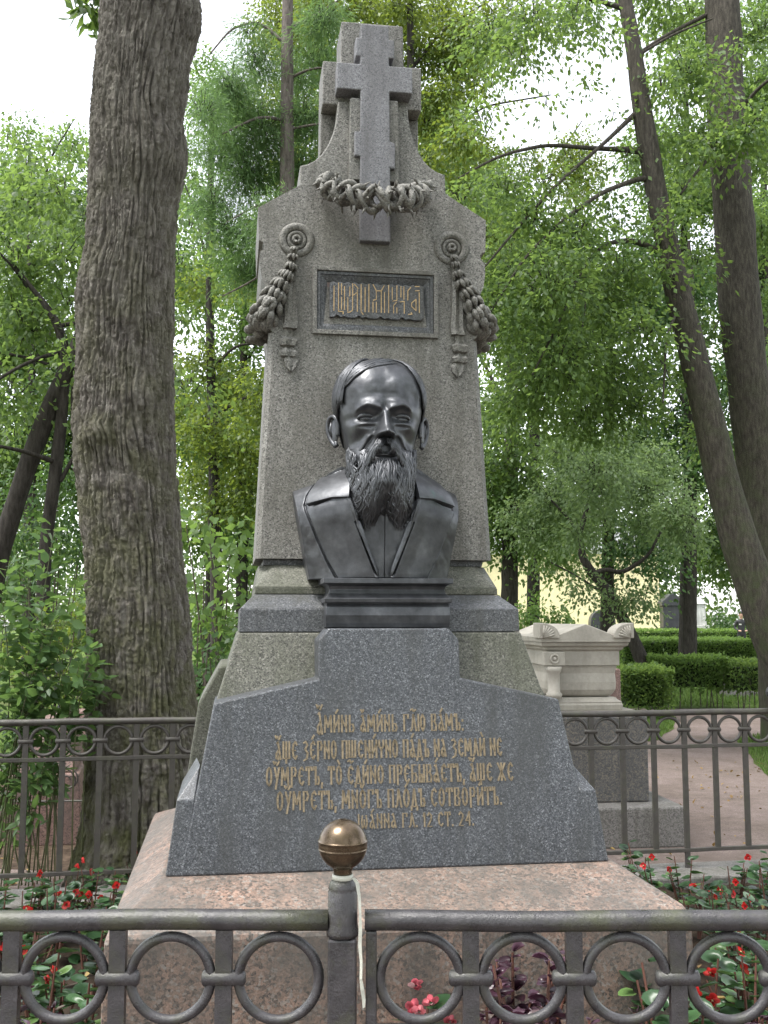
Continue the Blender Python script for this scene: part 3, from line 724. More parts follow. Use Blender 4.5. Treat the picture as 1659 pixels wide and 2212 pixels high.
def g(x0, z0, sx, sz): return np.exp(-((ax-x0)/sx)**2-((Zh-z0)/sz)**2)
def sstep(e0, e1, x): t = np.clip((x-e0)/(e1-e0), 0, 1); return t*t*(3-2*t)
dy = np.zeros_like(Xh)
zb = 2.2745+.016*np.clip(ax/.06, 0, 1)-.012*np.clip((ax-.07)/.04, 0, 1)
brow = np.exp(-np.where(Zh > zb, ((Zh-zb)/.016)**2, ((Zh-zb)/.0075)**2))*sstep(.004, .022, ax)*(1-sstep(.088, .112, ax))
dy -= .019*brow
dy += .021*g(.066, 2.251, .034, .0145)+.008*g(.028, 2.258, .012, .012)
t = np.clip((2.276-Zh)/.088, 0, 1); nose = np.exp(-np.abs(ax/(.0125+.0125*t))**2.3)*(.010+.056*t**1.1)*sstep(2.1825, 2.193, Zh)*(1-sstep(2.268, 2.288, Zh))
dy -= nose
dy -= .013*g(0, 2.199, .018, .012)+.027*g(.027, 2.194, .0105, .0105)
dy += .006*g(.037, 2.206, .007, .012)
dy -= .014*g(.098, 2.222, .034, .020)+.008*g(.066, 2.2325, .026, .0065)
dy += .006*g(.066, 2.2215, .030, .0050)
ln = .034+(2.203-Zh)*.75
dy += .009*np.exp(-((ax-ln)/.008)**2)*sstep(2.13, 2.15, Zh)*(1-sstep(2.185, 2.20, Zh))
dy -= .006*np.exp(-((ax-ln-.016)/.012)**2)*sstep(2.13, 2.15, Zh)*(1-sstep(2.185, 2.20, Zh))
dy += .020*g(.098, 2.175, .030, .026)
dy -= .009*g(.050, 2.368, .040, .030)+.007*g(.034, 2.306, .024, .010)
dy += .006*g(0, 2.292, .005, .016)+.0022*g(.03, 2.332, .035, .007)
dy += .008*g(.118, 2.318, .020, .035)
dy -= .010*g(0, 2.128, .032, .0065)
Yh = Yh+dy*fw
ax = np.abs(Xh)
Xh = Xh*(1-.055*np.exp(-((ax-.15)/.03)**2-((Zh-2.30)/.045)**2)*np.clip(ca, 0, 1))
Yh += .0025*(vnoise(Xh*60, Zh*60, 8)-.5)+.006*(vnoise(Xh*22+3, Zh*22, 9)-.5)*fw
head = obj_from('head', gridmesh('head', np.stack([Xh+bx, Yh, Zh], -1), na, nr, M['bronze']), None, bust)
def head_y(x, z):
    i = int(np.argmin(np.abs(zz-z))); row = np.where(ca[i] > 0)[0]; j = row[np.argmin(np.abs(Xh[i][row]-x))]; return float(Yh[i][j])
for s in (-1, 1):
    e = MB(); ey = head_y(.058, 2.251)+.010
    e.ell((bx+s*.058, ey, 2.2505), (.0230,.0200,.0165), None, 20, 14)
    up = []; lo = []
    for k in range(13):
        a = math.pi*k/12; x = .058+.027*math.cos(a)
        up.append((bx+s*x, ey-.0155*math.sin(a)**.6-.003+.30*max(0, x-.066), 2.2475+.0135*math.sin(a)**.8)); lo.append((bx+s*x, ey-.0135*math.sin(a)**.6-.001+.30*max(0, x-.066), 2.2475-.0105*math.sin(a)**.8))
    r_ = [.0025+.0035*math.sin(math.pi*k/12) for k in range(13)]
    e.tube(up, [1.35*q_ for q_ in r_], 8); e.tube(lo, r_, 8)
    e.build('eye', M['bronze'], bust, smooth=True)
for s in (-1, 1):
    q = MB(); C0 = Vector((bx+s*.143, .288, 2.228)); rot = Matrix.Rotation(s*R(-28), 3, 'Z')
    def E_(dy_, dz_, dx_=0): return C0+rot @ Vector((s*dx_, dy_, dz_))
    q.ell(E_(.006, .0, .005), (.0075,.028,.047), rot, 14, 10)
    rimp = [E_(-.016,-.020,.004),E_(-.020,.010,.006),E_(-.016,.036,.008),E_(.002,.052,.011),E_(.022,.047,.013),E_(.033,.028,.014),E_(.033,.004,.013),E_(.024,-.020,.011),E_(.008,-.040,.009),E_(-.008,-.052,.008),E_(-.014,-.046,.006)]
    rim_s = []
    for i in range(len(rimp)-1):
        for k in range(4): rim_s.append(rimp[i].lerp(rimp[i+1], k/4))
    rim_s.append(rimp[-1])
    for _ in range(3): rim_s = [rim_s[0]]+[(rim_s[i-1]+rim_s[i]*2+rim_s[i+1])/4 for i in range(1, len(rim_s)-1)]+[rim_s[-1]]
    q.tube(rim_s, [.0075]*len(rim_s), 9)
    q.tube([E_(.016,.030,.010),E_(.020,.008,.011),E_(.010,-.018,.010)], [.004,.006,.004], 8)
    q.ell(E_(-.004,-.046,.007), (.007,.013,.013), rot, 12, 8); q.ell(E_(-.016,-.006,.007), (.006,.006,.011), rot, 10, 7)
    q.build('ear', M['bronze'], bust, smooth=True)

# beard and moustache : core mass and many wavy locks
rg = random.Random(21)
bz_ = [1.905,1.93,1.96,2.00,2.04,2.08,2.12,2.16]
bw_ = [.088,.102,.108,.109,.110,.114,.118,.122]
bf_ = [.150,.132,.117,.107,.104,.110,.124,.150]
def bcore(x, z):
    wd = float(np.interp(z, bz_, bw_)); f = float(np.interp(z, bz_, bf_)); q_ = min(1, abs(x)/wd)
    y = .25-(.25-f)*math.sqrt(max(0, 1-q_**2.6))
    if z < 2.03: y += .050*math.exp(-((x-.004)/.024)**2)*min(1, (2.03-z)/.08)
    return y
q = MB(); secs = []
na_, V, F = 33, [], []
rows_ = np.linspace(1.900, 2.155, 26)
for z in rows_:
    wd = float(np.interp(z, bz_, bw_))*.95
    for k in range(na_):
        x = -wd+2*wd*k/(na_-1); V.append((bx-.002+x, bcore(x, z)+.010, z))
for i in range(len(rows_)-1):
    for k in range(na_-1): F.append((i*na_+k, i*na_+k+1, (i+1)*na_+k+1, (i+1)*na_+k))
q.add(V, F)
def lock(q, P, r, seed, wave=.006, n=14, off=.005, flat=.8):
    r2 = random.Random(seed); ph = r2.uniform(0, 6.28); fq = r2.uniform(9, 15); pts = []; rad = []
    for i in range(n):
        t_ = i/(n-1); k = t_*(len(P)-1); j = min(int(k), len(P)-2); f_ = k-j
        x = P[j][0]*(1-f_)+P[j+1][0]*f_; z = P[j][1]*(1-f_)+P[j+1][1]*f_; o_ = P[j][2]*(1-f_)+P[j+1][2]*f_
        x += wave*math.sin(ph+fq*t_)*(.3+.7*t_)
        y = (bcore(x, z) if z < 2.155 else min(bcore(x, 2.155), head_y(max(-.13,min(.13,x)), z)))-off-o_
        pts.append((bx-.002+x, y, z)); rad.append(r*(.45+.75*math.sin(math.pi*min(1, .18+t_*.80))**1.2)*(1 if t_ < .97 else .35))
    q.tube(pts, rad, 7, True, flat)
def zend(x):
    a = abs(x); return float(np.interp(a, [0,.02,.045,.07,.095,.12], [1.955,1.925,1.886,1.878,1.892,1.93]))
for i in range(560):
    x1 = rg.uniform(-.116, .116); x0 = x1*rg.uniform(.55, 1.05)
    z0 = rg.uniform(1.98, 2.115) if abs(x0) < .055 else rg.uniform(1.99, 2.15)
    z1 = max(zend(x1)+rg.uniform(-.006, .05), z0-rg.uniform(.10, .19))
    if z1 > z0-.05: z1 = z0-.05
    o_ = rg.uniform(0, .014)
    lock(q, [(x0, z0, 0), (x0*.6+x1*.4, z0*.6+z1*.4, o_), (x1, z1, o_*.6)], rg.uniform(.0023, .0050), i, rg.uniform(.004, .010))
for s in (-1, 1):
    for i in range(44):     # side whiskers running down from the ears
        z0 = rg.uniform(2.09, 2.160); x0 = s*(.103+.012*rg.random()); x1 = s*rg.uniform(.098, .116); z1 = z0-rg.uniform(.07, .16)
        lock(q, [(x0, z0, -.004), (x0, z0*.5+z1*.5, .002), (x1, z1, .004)], rg.uniform(.003, .005), 900+i, .004)
beard = q.build('beard', M['bronze'], bust, smooth=True)
q = MB()
for s in (-1, 1):
    for i in range(84):
        a = rg.random()**1.35; x0 = s*(.001+.022*rg.random()); z0 = 2.181-.022*rg.random()
        x2 = s*(.012+.064*a+rg.uniform(-.006,.006)); z2 = 2.130-.012*(a > .4)-.060*a*a*rg.uniform(.6,1.1)
        xm = s*(.020+.028*a); zm = 2.154-.014*a+rg.uniform(-.012,.006)
        y0 = head_y(0, 2.160)-.006; ym = head_y(xm, 2.14)-.020-rg.uniform(0,.012); y2 = min(bcore(x2, z2), head_y(max(-.1,min(.1,x2)), z2))-.010-rg.uniform(0,.006)
        P = [Vector((x0, y0-.006, z0)), Vector((xm*.5+x0*.5, (y0+ym)/2-.008, (z0+zm)/2+.005)), Vector((xm, ym, zm)), Vector(((xm+x2)/2+s*.004, (ym+y2)/2-.003, (zm+z2)/2)), Vector((x2, y2, z2))]
        pts = []
        for k in range(13):
            t_ = k/12*4; j = min(3, int(t_)); pts.append(P[j].lerp(P[j+1], t_-j)+Vector((bx-.001,0,0)))
        for _ in range(2): pts = [pts[0]]+[(pts[m-1]+pts[m]*2+pts[m+1])/4 for m in range(1, 12)]+[pts[12]]
        rr = rg.uniform(.0028, .0048)
        q.tube(pts, [rr*(.6+.6*math.sin(math.pi*k/12)) for k in range(13)], 7)
q.build('moustache', M['bronze'], bust, smooth=True)

# hair combed over the crown and down the sides
q = MB()
def skull(a, z):
    i = int(np.argmin(np.abs(zz-z))); y_c = min(.285, .5*(fz[i]+bz[i])); c, s = math.cos(a), math.sin(a)
    x = wz[i]*math.copysign(abs(s)**.88, s); y = y_c-(y_c-fz[i])*abs(c)**.8 if c > 0 else y_c+(bz[i]-y_c)*abs(c)**.9
    return Vector((x+bx, y, z))
for s in (-1, 1):
    for i in range(120):
        a = R(rg.uniform(60, 150)); zs = 2.470-.022*rg.random(); ze = 2.315-.085*min(1, max(0, (math.degrees(a)-70)/30))+rg.uniform(-.02,.02)
        if math.degrees(a) > 95: ze -= .03
        pts = []; da = R(rg.uniform(-14, 10))
        for k in range(15):
            t_ = k/14; z = zs+(ze-zs)*t_**1.35; aa = a+da*(1-t_)-R(14)*math.sin(math.pi*t_)*.5
            p = skull(s*aa, z); n_ = Vector((p.x-bx, p.y-.285, (p.z-2.28)*.8)).normalized(); pts.append(p+n_*(.0035+.002*rg.random()))
        rr = rg.uniform(.0025, .0050)
        q.tube(pts, [rr*(.5+.7*math.sin(math.pi*min(1, .15+.8*k/14))) for k in range(15)], 6)
for i in range(60):       # strands laid across the top from the parting
    f_ = rg.random(); a0, a1 = R(rg.uniform(-8, 34)-30*f_), R(-(58+16*f_)); zs = 2.440+.032*rg.random(); ze = 2.40-.06*rg.random()
    pts = []
    for k in range(15):
        t_ = k/14; z = zs+(ze-zs)*t_**1.8; p = skull(a0*(1-t_)+a1*t_, max(z, 2.36)); p = p+Vector((0, .035*f_*(1-t_), 0))
        n_ = Vector((p.x-bx, p.y-.285, (p.z-2.28))).normalized(); pts.append(p+n_*.002)
    rr = rg.uniform(.003, .0055)
    q.tube(pts, [rr*(.5+.7*math.sin(math.pi*min(1, .15+.8*k/14))) for k in range(15)], 6)
q.build('hair', M['bronze'], bust, smooth=True)
# ------------------------------------------------------------------ railings
SPC, BW = .194, .030
def unit_meshes(prefix, mat, zb):
    d = {}
    d['bar'] = MB().box(-BW/2, BW/2, -.009, .009, zb, 1.034).mesh(prefix+'_bar')
    c = MB(); c.tube([(-.040,0,.948),(-.036,0,.948),(.036,0,.948),(.040,0,.948)], [.009,.0145,.0145,.009], 12); d['collar'] = c.mesh(prefix+'_collar', True)
    c = MB(); c.torus((0,0,.948), .0735, .0095, 'Y', 40, 8, 1.15); d['ring'] = c.mesh(prefix+'_ring', True)
    c = MB(); c.torus((0,0,.948), .0735, .0095, 'Y', 40, 8, 1.15); 
    for m in d.values(): m.materials.append(mat)
    return d
def rail_mesh(b, x0, x1, z, hw, hh, rnd):
    k = 14 if rnd else 4; pts = []
    xs_ = [x0+(x1-x0)*j/24 for j in range(25)]
    for j_, x in enumerate(xs_):
        zw = .0014*math.sin(x*5.1+z*9)+.001*math.sin(x*13.7+z)
        for i in range(k):
            a = 2*math.pi*i/k+(0 if rnd else math.pi/4)
            r_ = 1 if rnd else 1.414
            pts.append((x, hw*r_*math.cos(a), z+zw+hh*r_*math.sin(a)))
    m_ = len(xs_)-1
    b.add(pts, [tuple(range(k-1,-1,-1)), tuple(range(m_*k, m_*k+k))]+[(j*k+i, j*k+(i+1) % k, (j+1)*k+(i+1) % k, (j+1)*k+i) for j in range(m_) for i in range(k)])
def panel(label, origin, ang, x0, x1, bars, rings, legs, mat, group='iron railing panels round the plot', zb=.262):
    root = thing('iron_railing', label, 'fence', origin, ang, None)
    um = unit_meshes('railing', mat, zb)
    t_ = MB(); rail_mesh(t_, x0, x1, 1.050, .0195, .0185, True); t_.build('top_rail', mat, root, smooth=True)
    t_ = MB(); rail_mesh(t_, x0, x1, .8525, .012, .011, False); t_.build('ring_rail', mat, root, bevel=.003)
    t_ = MB(); rail_mesh(t_, x0, x1, .252, .012, .011, False); t_.build('bottom_rail', mat, root, bevel=.003)
    for x in bars:
        for k in ('bar', 'collar'):
            o = obj_from(k, um[k], None, root); o.location = (x, 0, 0)
    for x in rings:
        o = obj_from('ring', um['ring'], None, root); o.location = (x, 0, 0)
    for x in legs:
        t_ = MB(); t_.box(x-.014, x+.014, -.0095, .0095, .14, .2405); t_.build('leg', mat, root)
    return root
# rear railing, origin at its right corner
RC = Vector((2.364, rear(2.364), 0))
dirx = Vector((math.cos(RA), math.sin(RA), 0))
nb = 12
panel('dark iron railing panel right of the monument, before the cream stone tomb', RC, RA, -nb*SPC-.02, -.03, [-SPC*i for i in range(1, nb+1)], [-SPC*(i+.5) for i in range(nb)], [-SPC*3, -SPC*9], M['iron_far'])
lx = -14.0*SPC
panel('dark iron railing panel left of the monument, in front of the big furrowed trunk', RC, RA, lx-15*SPC, lx+SPC*.5, [lx-SPC*(i+.42) for i in range(0, 15)], [lx-SPC*(i-.08) for i in range(0, 15)], [lx-SPC*3.42, lx-SPC*9.42], M['iron_far'])
# corner post with ball
def post(label, loc, rz, mat, ballmat, ball_r, zt, strap=False):
    root = thing('fence_post', label, 'post', loc, rz)
    MB().box(-.026,.026,-.026,.026,.14,1.022).build('shaft', mat, root, bevel=.004)
    b = MB(); b.box(-.023,.023,-.0263,.0263,.14,1.0); 
    MB().lathe([(.010,1.0225),(.0295,1.024),(.0300,1.03),(.0285,1.04),(.0275,1.05),(.0270,zt-.006),(.0255,zt-.004),(.0268,zt),(.0240,zt+.010),(.0185,zt+.016)], n=28).build('cap', mat, root, smooth=True)
    n0 = zt+.016
    if strap: MB().lathe([(.0178,n0-.0005),(.0196,n0),(.0194,n0+.0085),(.0176,n0+.009)], n=28).build('strap_ring', M['tape'], root, smooth=True)
    zc = n0+.010+.010+ball_r*.93
    prof = [(.0175,n0+.0093),(.0165,n0+.014),(.0195,n0+.021)]
    for i in range(3, 30):
        a = -math.pi/2+math.pi*i/30; r_ = ball_r*math.cos(a); zz_ = zc+ball_r*math.sin(a)
        if r_ < .0195 and a < 0: continue
        prof.append((r_, zz_))
        if i in (13, 16): prof += [(r_+.0012, zz_+.0008), (r_+.0012, zz_+.0022), (r_, zz_+.0030)]
    prof += [(.010, zc+ball_r*.985), (.006, zc+ball_r*.975)]
    MB().lathe(prof, n=40).build('ball_finial', ballmat, root, smooth=True)
    return root
post('dark corner post with black ball finial at the right end of the rear railing', RC, RA, M['iron_far'], M['iron_black'], .043, 1.085)
FY = 1.975
PX = at(740, 1985, FY).x
fp = post('front gate post topped by a brown brass ball and white strap', (PX, FY, 0), 0, M['iron'], M['brass'], .0455, 1.108, True)
# loose white tape hanging from the strap
q = MB(); pts = [(.020,-.010,1.128),(.027,-.014,1.120),(.031,-.020,1.098),(.033,-.026,1.07),(.0335,-.029,1.04),(.0325,-.028,1.015),(.035,-.028,.985),(.0345,-.029,.955),(.037,-.028,.938),(.040,-.027,.918),(.040,-.0285,.905)]
V = []; F = []
for i, p in enumerate(pts):
    hw = .0028*(1+.25*math.sin(i*1.7)); V += [(p[0]-hw, p[1], p[2]), (p[0]+hw, p[1]-.002*math.cos(i), p[2]+.001)]
    if i: F.append((2*i-2, 2*i-1, 2*i+1, 2*i))
q.add(V, F); o = q.build('white_tape', M['tape'], None); o.location = (PX, FY, 0); o.modifiers.new('thick', 'SOLIDIFY').thickness = .0006
tag(o, 'loose strip of white tape hanging down beside the front gate post', 'tape')
# front panels
S2 = .1945
lb = [PX-.217-S2*i for i in range(0, 10)]
panel('near left front railing panel with moss-stained iron rings', (0, FY, 0), 0, PX-2.3, PX-.0265, lb, [PX-.1165]+[x-S2/2 for x in lb], [PX-.217-S2*4], M['iron'])
x0 = PX+.052
rb_ = [x0+.183+.1895*i for i in range(0, 11)]
p2_ = panel('near right front railing panel beyond the narrow gap by the post', (0, FY, 0), 0, x0-.011, x0+2.3, rb_, [x0+.0905]+[x+.0948 for x in rb_], [x0+.183+.1895*5], M['iron'])
MB().box(x0-.009, x0+.011, -.011, .011, .14, 1.033).build('end_bar', M['iron'], p2_, bevel=.003)

# ------------------------------------------------------------------ the cream stone tomb on the right
def rot_thing(name, label, cat, loc, deg): return thing(name, label, cat, loc, R(deg))
# plinth front-right corner about (2.145, 7.52); runs to the left behind the monument
tb = rot_thing('sarcophagus', 'cream carved stone sarcophagus with gabled lid on a dark granite block', 'tomb', (2.11, 7.52, 0), 6.0)
MB().box(-1.75, .03, 0, 1.75, .0, .285).build('plinth', M['greystone'], tb, bevel=.015)
MB().box(-1.10, -.16, .20, 1.62, .286, 0.8996).build('granite_block', M['brownblock'], tb, bevel=.012)
MB().box(-.98, -.22, .21, 1.60, 0.9000, 0.9392).build('base_slab', M['marble'], tb, bevel=.012)
b = MB()
x_l, x_r, yf, yb = -.86, -.36, .30, 1.55
sec = [(.035, 0.9400),(.040,0.9792),(.03,0.9912),(.035,0.9992),(.005,1.0192),(.0,1.0312)]
loft(b, [([(x_l-e,yf-e),(x_r+e,yf-e),(x_r+e,yb+e),(x_l-e,yb+e)], z) for e, z in sec]); b.build('foot_moulding', M['marble'], tb, bevel=.004)
# bowed side panels of the chest
b = MB(); prof = [(-.05,1.0320),(-.022,1.0472),(.0,1.0872),(.004,1.1432),(-.002,1.2072),(.006,1.2472),(.014,1.2632)]
loft(b, [([(x_l-e,yf-e),(x_r+e,yf-e),(x_r+e,yb+e),(x_l-e,yb+e)], z) for e, z in prof]); b.build('chest', M['marble'], tb, bevel=.01)
b = MB(); loft(b, [([(x_l-e,yf-e),(x_r+e,yf-e),(x_r+e,yb+e),(x_l-e,yb+e)], z) for e, z in [(.024,1.2640),(.024,1.3712),(.045,1.3832),(.05,1.3992),(.075,1.4112),(.08,1.4352)]]); b.build('frieze', M['marble'], tb, bevel=.004)
for xx in (x_l-.035,):
    b = MB(); b.lathe([(.055,0),(.060,.03),(.045,.045),(.043,.18),(.055,.195),(.060,.229)], (xx+.05, yf-.055, 1.0320), 16); b.build('colonnette', M['marble'], tb, smooth=True)
    b = MB(); b.box(xx-.03, xx+.13, yf-.085, yf-.03, 1.2672, 1.3672); b.build('corner_block', M['marble'], tb, bevel=.006)
    b = MB(); b.torus((xx+.05, yf-.088, 1.317), .030, .009, 'Y', 20, 6); b.ell((xx+.05, yf-.088, 1.317), (.014,.012,.014)); b.build('roundel', M['marble'], tb, smooth=True)
# lid : gable between upturned corner horns
MB().prism([(x_l-.085,1.4360),(x_r+.085,1.4360),(x_r+.09,1.4792),(x_r-.03,1.4872),((x_l+x_r)/2,1.5712),(x_l+.03,1.4872),(x_l-.09,1.4792)], yf-.10, yb+.10).build('lid', M['marble'], tb, bevel=.006)
def horn(x, s, wdt):
    b = MB(); pts = [(0,1.4792),(.0,1.4792)]
    outl = [(x, 1.4672)]
    for k in range(9):
        a = math.pi/2*k/8; outl.append((x+s*wdt*(1-math.cos(a)), 1.4792+.10*math.sin(a)**.8))
    outl += [(x+s*wdt*1.04, 1.5792), (x+s*wdt*1.04, 1.4672)]
    b.prism(outl, yf-.125, yf+.06)
    o = b.build('corner_horn', M['marble'], tb, bevel=.005)
    c = MB()
    for k in range(6):      # carved palmette ribs
        a = R(15+k*14); p0 = Vector((x+s*wdt*.85, yf-.126, 1.4728)); p1 = p0+Vector((-s*math.cos(a)*wdt*.62, -.004, math.sin(a)*.088))
        c.tube([p0, p0.lerp(p1, .5)+Vector((0,-.004,0)), p1], [.004,.010,.006], 6)
    c.build('palmette', M['marble'], o, smooth=True)
horn(x_r-.045, 1, .145); horn(x_l+.045, -1, .145)
# red granite slab standing behind
tag(MB().box(0, .7, 0, .22, .0, 1.17).build('granite_slab', M['redstone'], None, bevel=.012), 'brown red granite slab standing behind the cream sarcophagus', 'slab').location = (1.39, 9.25, 0)

# ------------------------------------------------------------------ far monuments on the right
def hs_(name, lab, loc, mat, parts):
    r_ = thing(name, lab, 'gravestone', loc); r_.scale = (1.3, 1.3, 1.22)
    for nm, fn in parts: q = MB(); fn(q); q.build(nm, mat, r_, bevel=.02)
    return r_
p = at(1451, 1365, 50)
hs_('gravestone', 'black arched gravestone with gabled top behind the clipped hedges', (p.x, p.y, 0), M['black_stone'], [
 ('base', lambda q: q.box(-.45,.45,-.35,.35,0,1.0)), ('body', lambda q: q.box(-.36,.36,-.27,.27,1.001,1.85)),
 ('cap', lambda q: q.prism([(-.42,1.851),(.42,1.851),(.42,2.02),(.30,2.12),(.12,2.30),(0,2.34),(-.12,2.30),(-.30,2.12),(-.42,2.02)], -.34, .34)),
 ('arch', lambda q: q.prism([(-.28,1.30),(.28,1.30)]+[(.28*math.cos(a), 1.80+.28*math.sin(a)) for a in [R(k*20) for k in range(0, 10)]], -.275, -.2))])
p = at(1513, 1365, 52)
hs_('gravestone', 'slender white stone grave pillar beside the straight trunk at right', (p.x, p.y, 0), M['white_stone'], [
 ('base', lambda q: q.box(-.28,.28,-.25,.25,0,1.1)), ('body', lambda q: q.frus((-.2,.2,-.18,.18),1.101,(-.17,.17,-.15,.15),1.95)),
 ('cap', lambda q: q.frus((-.23,.23,-.2,.2),1.951,(-.1,.1,-.1,.1),2.15))])
p = at(1300, 1335, 49)
hs_('gravestone', 'dark rounded gravestone far behind the cream sarcophagus', (p.x, p.y, 0), M['black_stone'], [
 ('base', lambda q: q.box(-.55,.55,-.3,.3,0,.9)), ('body', lambda q: q.prism([(-.45,.901),(.45,.901)]+[(.45*math.cos(a), 1.25+.45*math.sin(a)) for a in [R(k*20) for k in range(0, 10)]], -.25, .25))])
p = atz(1610, 1500, .05)
tag(MB().box(-.45,.45,-.3,.3,0,.32).build('stone_block', M['greystone'], None, bevel=.02), 'low grey stone block on the lawn near the right edge', 'stone').location = (p.x, p.y, 0)

# tombs on the left behind the railing
p = atz(95, 1845, .0)
t2 = thing('granite_tomb', 'pinkish granite tomb with sloping sides behind the left railing', 'tomb', (p.x-.05, 7.55, 0), R(12))
MB().frus((-.34,.24,0,1.5), 0, (-.30,.20,.03,1.45), .50).build('base', M['redstone'], t2, bevel=.015)
MB().frus((-.27,.17,.08,1.4), .501, (-.16,.08,.25,1.2), .86).build('top', M['redstone'], t2, bevel=.012)
t3 = thing('granite_block', 'small red granite block beyond the tomb, left of the big trunk', 'stone', (at(176, 1700, 9.6).x, 9.6, 0), R(-8))
MB().box(-.16,.22,0,1.0,0,.62).build('block', M['redstone'], t3, bevel=.015)
MB().box(-.12,.18,.05,.95,.621,.78).build('cap', M['redstone'], t3, bevel=.02)
t4 = thing('scroll_railing', 'low thin iron grave railing with scrolls beside the pinkish tomb', 'railing', (at(130, 1800, 7.3).x, 7.3, 0), R(3))
b = MB(); b.tube([(-.45,0,.36),(.35,0,.36)], .008, 6); b.build('rail', M['iron_far'], t4)
for s in (-1, 1):
    b = MB(); pts = []
    for k in range(40):
        a = k/39; th = a*R(560); r_ = .03+.11*a**1.6; pts.append((s*(.03+.0)+s*r_*math.cos(th)*.9, 0, .50+r_*math.sin(th)*.8))
    b.tube(pts, .006, 5); b.build('scroll', M['iron_far'], t4, smooth=True)
for x in (-.4, 0, .33):
    b = MB(); b.tube([(x,0,.0),(x,0,.37)], .008, 6); b.build('leg', M['iron_far'], t4)

# pale yellow building far behind the small tree
yb_ = thing('yellow_building', 'pale yellow plastered building glimpsed far behind the small leaning tree', 'building', (at(1225, 1340, 57).x, 57, 0), R(-4))
M['plaster'] = plain('yellow_plaster', (.72,.63,.38), .9, 0, 3, .12, .1)
M['trim'] = plain('white_trim', (.7,.7,.66), .8, 0, 5, .08, .1)
M['roof'] = plain('grey_metal_roof', (.2,.21,.2), .5, 0, 4, .15, .1)
MB().box(-6, 5, 0, 9, 0, 5.4).build('wall', M['plaster'], yb_)
rf = MB().frus((-6.4,5.4,-.4,9.4), 5.42, (-4.4,3.4,3,6.0), 7.0).build('roof', M['roof'], yb_)
MB().box(-6.15,5.15,-.15,9.15,5.2,5.415).build('cornice', M['trim'], yb_)
# ------------------------------------------------------------------ foliage helpers
NR = np.random.default_rng(11)
def leaves(name, pos, L, mat, parent=None, aspect=.55, shape='diamond', droop=.35, up=.9, out=None, fold=.18, rng=None, varshift=None):
    """one mesh of leaf-sized faces. pos (n,3), L (n,), out: preferred outward direction (n,3) or None"""
    rng = rng or NR; n = len(pos); pos = np.asarray(pos, float); L = np.broadcast_to(np.asarray(L, float), (n,))
    d = rng.normal(size=(n, 3))*.8
    if out is not None: d = d*.55+out
    d[:, 2] -= droop*(1+.6*rng.normal(size=n)); d /= np.linalg.norm(d, axis=1)[:, None]+1e-9
    nn = rng.normal(size=(n, 3))*.55; nn[:, 2] += up
    s = np.cross(d, nn); s /= np.linalg.norm(s, axis=1)[:, None]+1e-9; nn = np.cross(s, d)
    l = L[:, None]; w_ = l*aspect*.5
    if shape == 'diamond':
        P = np.stack([pos, pos+d*l*.42+s*w_-nn*l*fold*.3, pos+d*l, pos+d*l*.42-s*w_-nn*l*fold*.3], 1)
        idx = np.array([[0,1,2],[0,2,3]]); k = 4; fs = 3
    else:
        P = np.stack([pos, pos+d*l*.22+s*w_*.86-nn*l*fold*-.12, pos+d*l*.58+s*w_*.82-nn*l*fold*-.05, pos+d*l-nn*l*.10,
                      pos+d*l*.58-s*w_*.82-nn*l*fold*-.05, pos+d*l*.22-s*w_*.86-nn*l*fold*-.12], 1)
        idx = np.array([[0,1,2,3],[0,3,4,5]]); k = 6; fs = 4
    base = (np.arange(n)*k)[:, None, None]; loops = (base+idx[None]).reshape(-1)
    nf = n*2; var = rng.beta(2.2, 2.2, size=n)
    if varshift is not None: var = np.clip(var*.7+varshift*.3, 0, 1)
    me = fastmesh(name, P.reshape(-1, 3), loops, np.arange(nf)*fs, mat, np.repeat(var, 2))
    return obj_from(name, me, None, parent)
def spray_points(c, r, n, rng, per=18, tw=.22, flat=.35, shell=.55):
    """leaf positions grouped in drooping sprays through an ellipsoid; returns pos, out, spray tone"""
    k = max(1, int(n/per)); v = rng.normal(size=(k, 3)); v /= np.linalg.norm(v, axis=1)[:, None]
    rad = rng.random(k)**shell; ctr = np.asarray(c)+v*rad[:, None]*np.asarray(r)
    o = v.copy(); o[:, 2] = o[:, 2]*.3; 
    ps = np.repeat(np.arange(k), per); off = rng.normal(size=(k*per, 3))*np.array([tw, tw, tw*flat])
    off[:, 2] -= np.linalg.norm(off[:, :2], axis=1)**2/tw*.35
    tone = np.repeat(rng.random(k), per)
    outd = off/(np.linalg.norm(off, axis=1)[:, None]+1e-9)*.7+o[ps]*.3
    return ctr[ps]+off, outd, tone, ctr
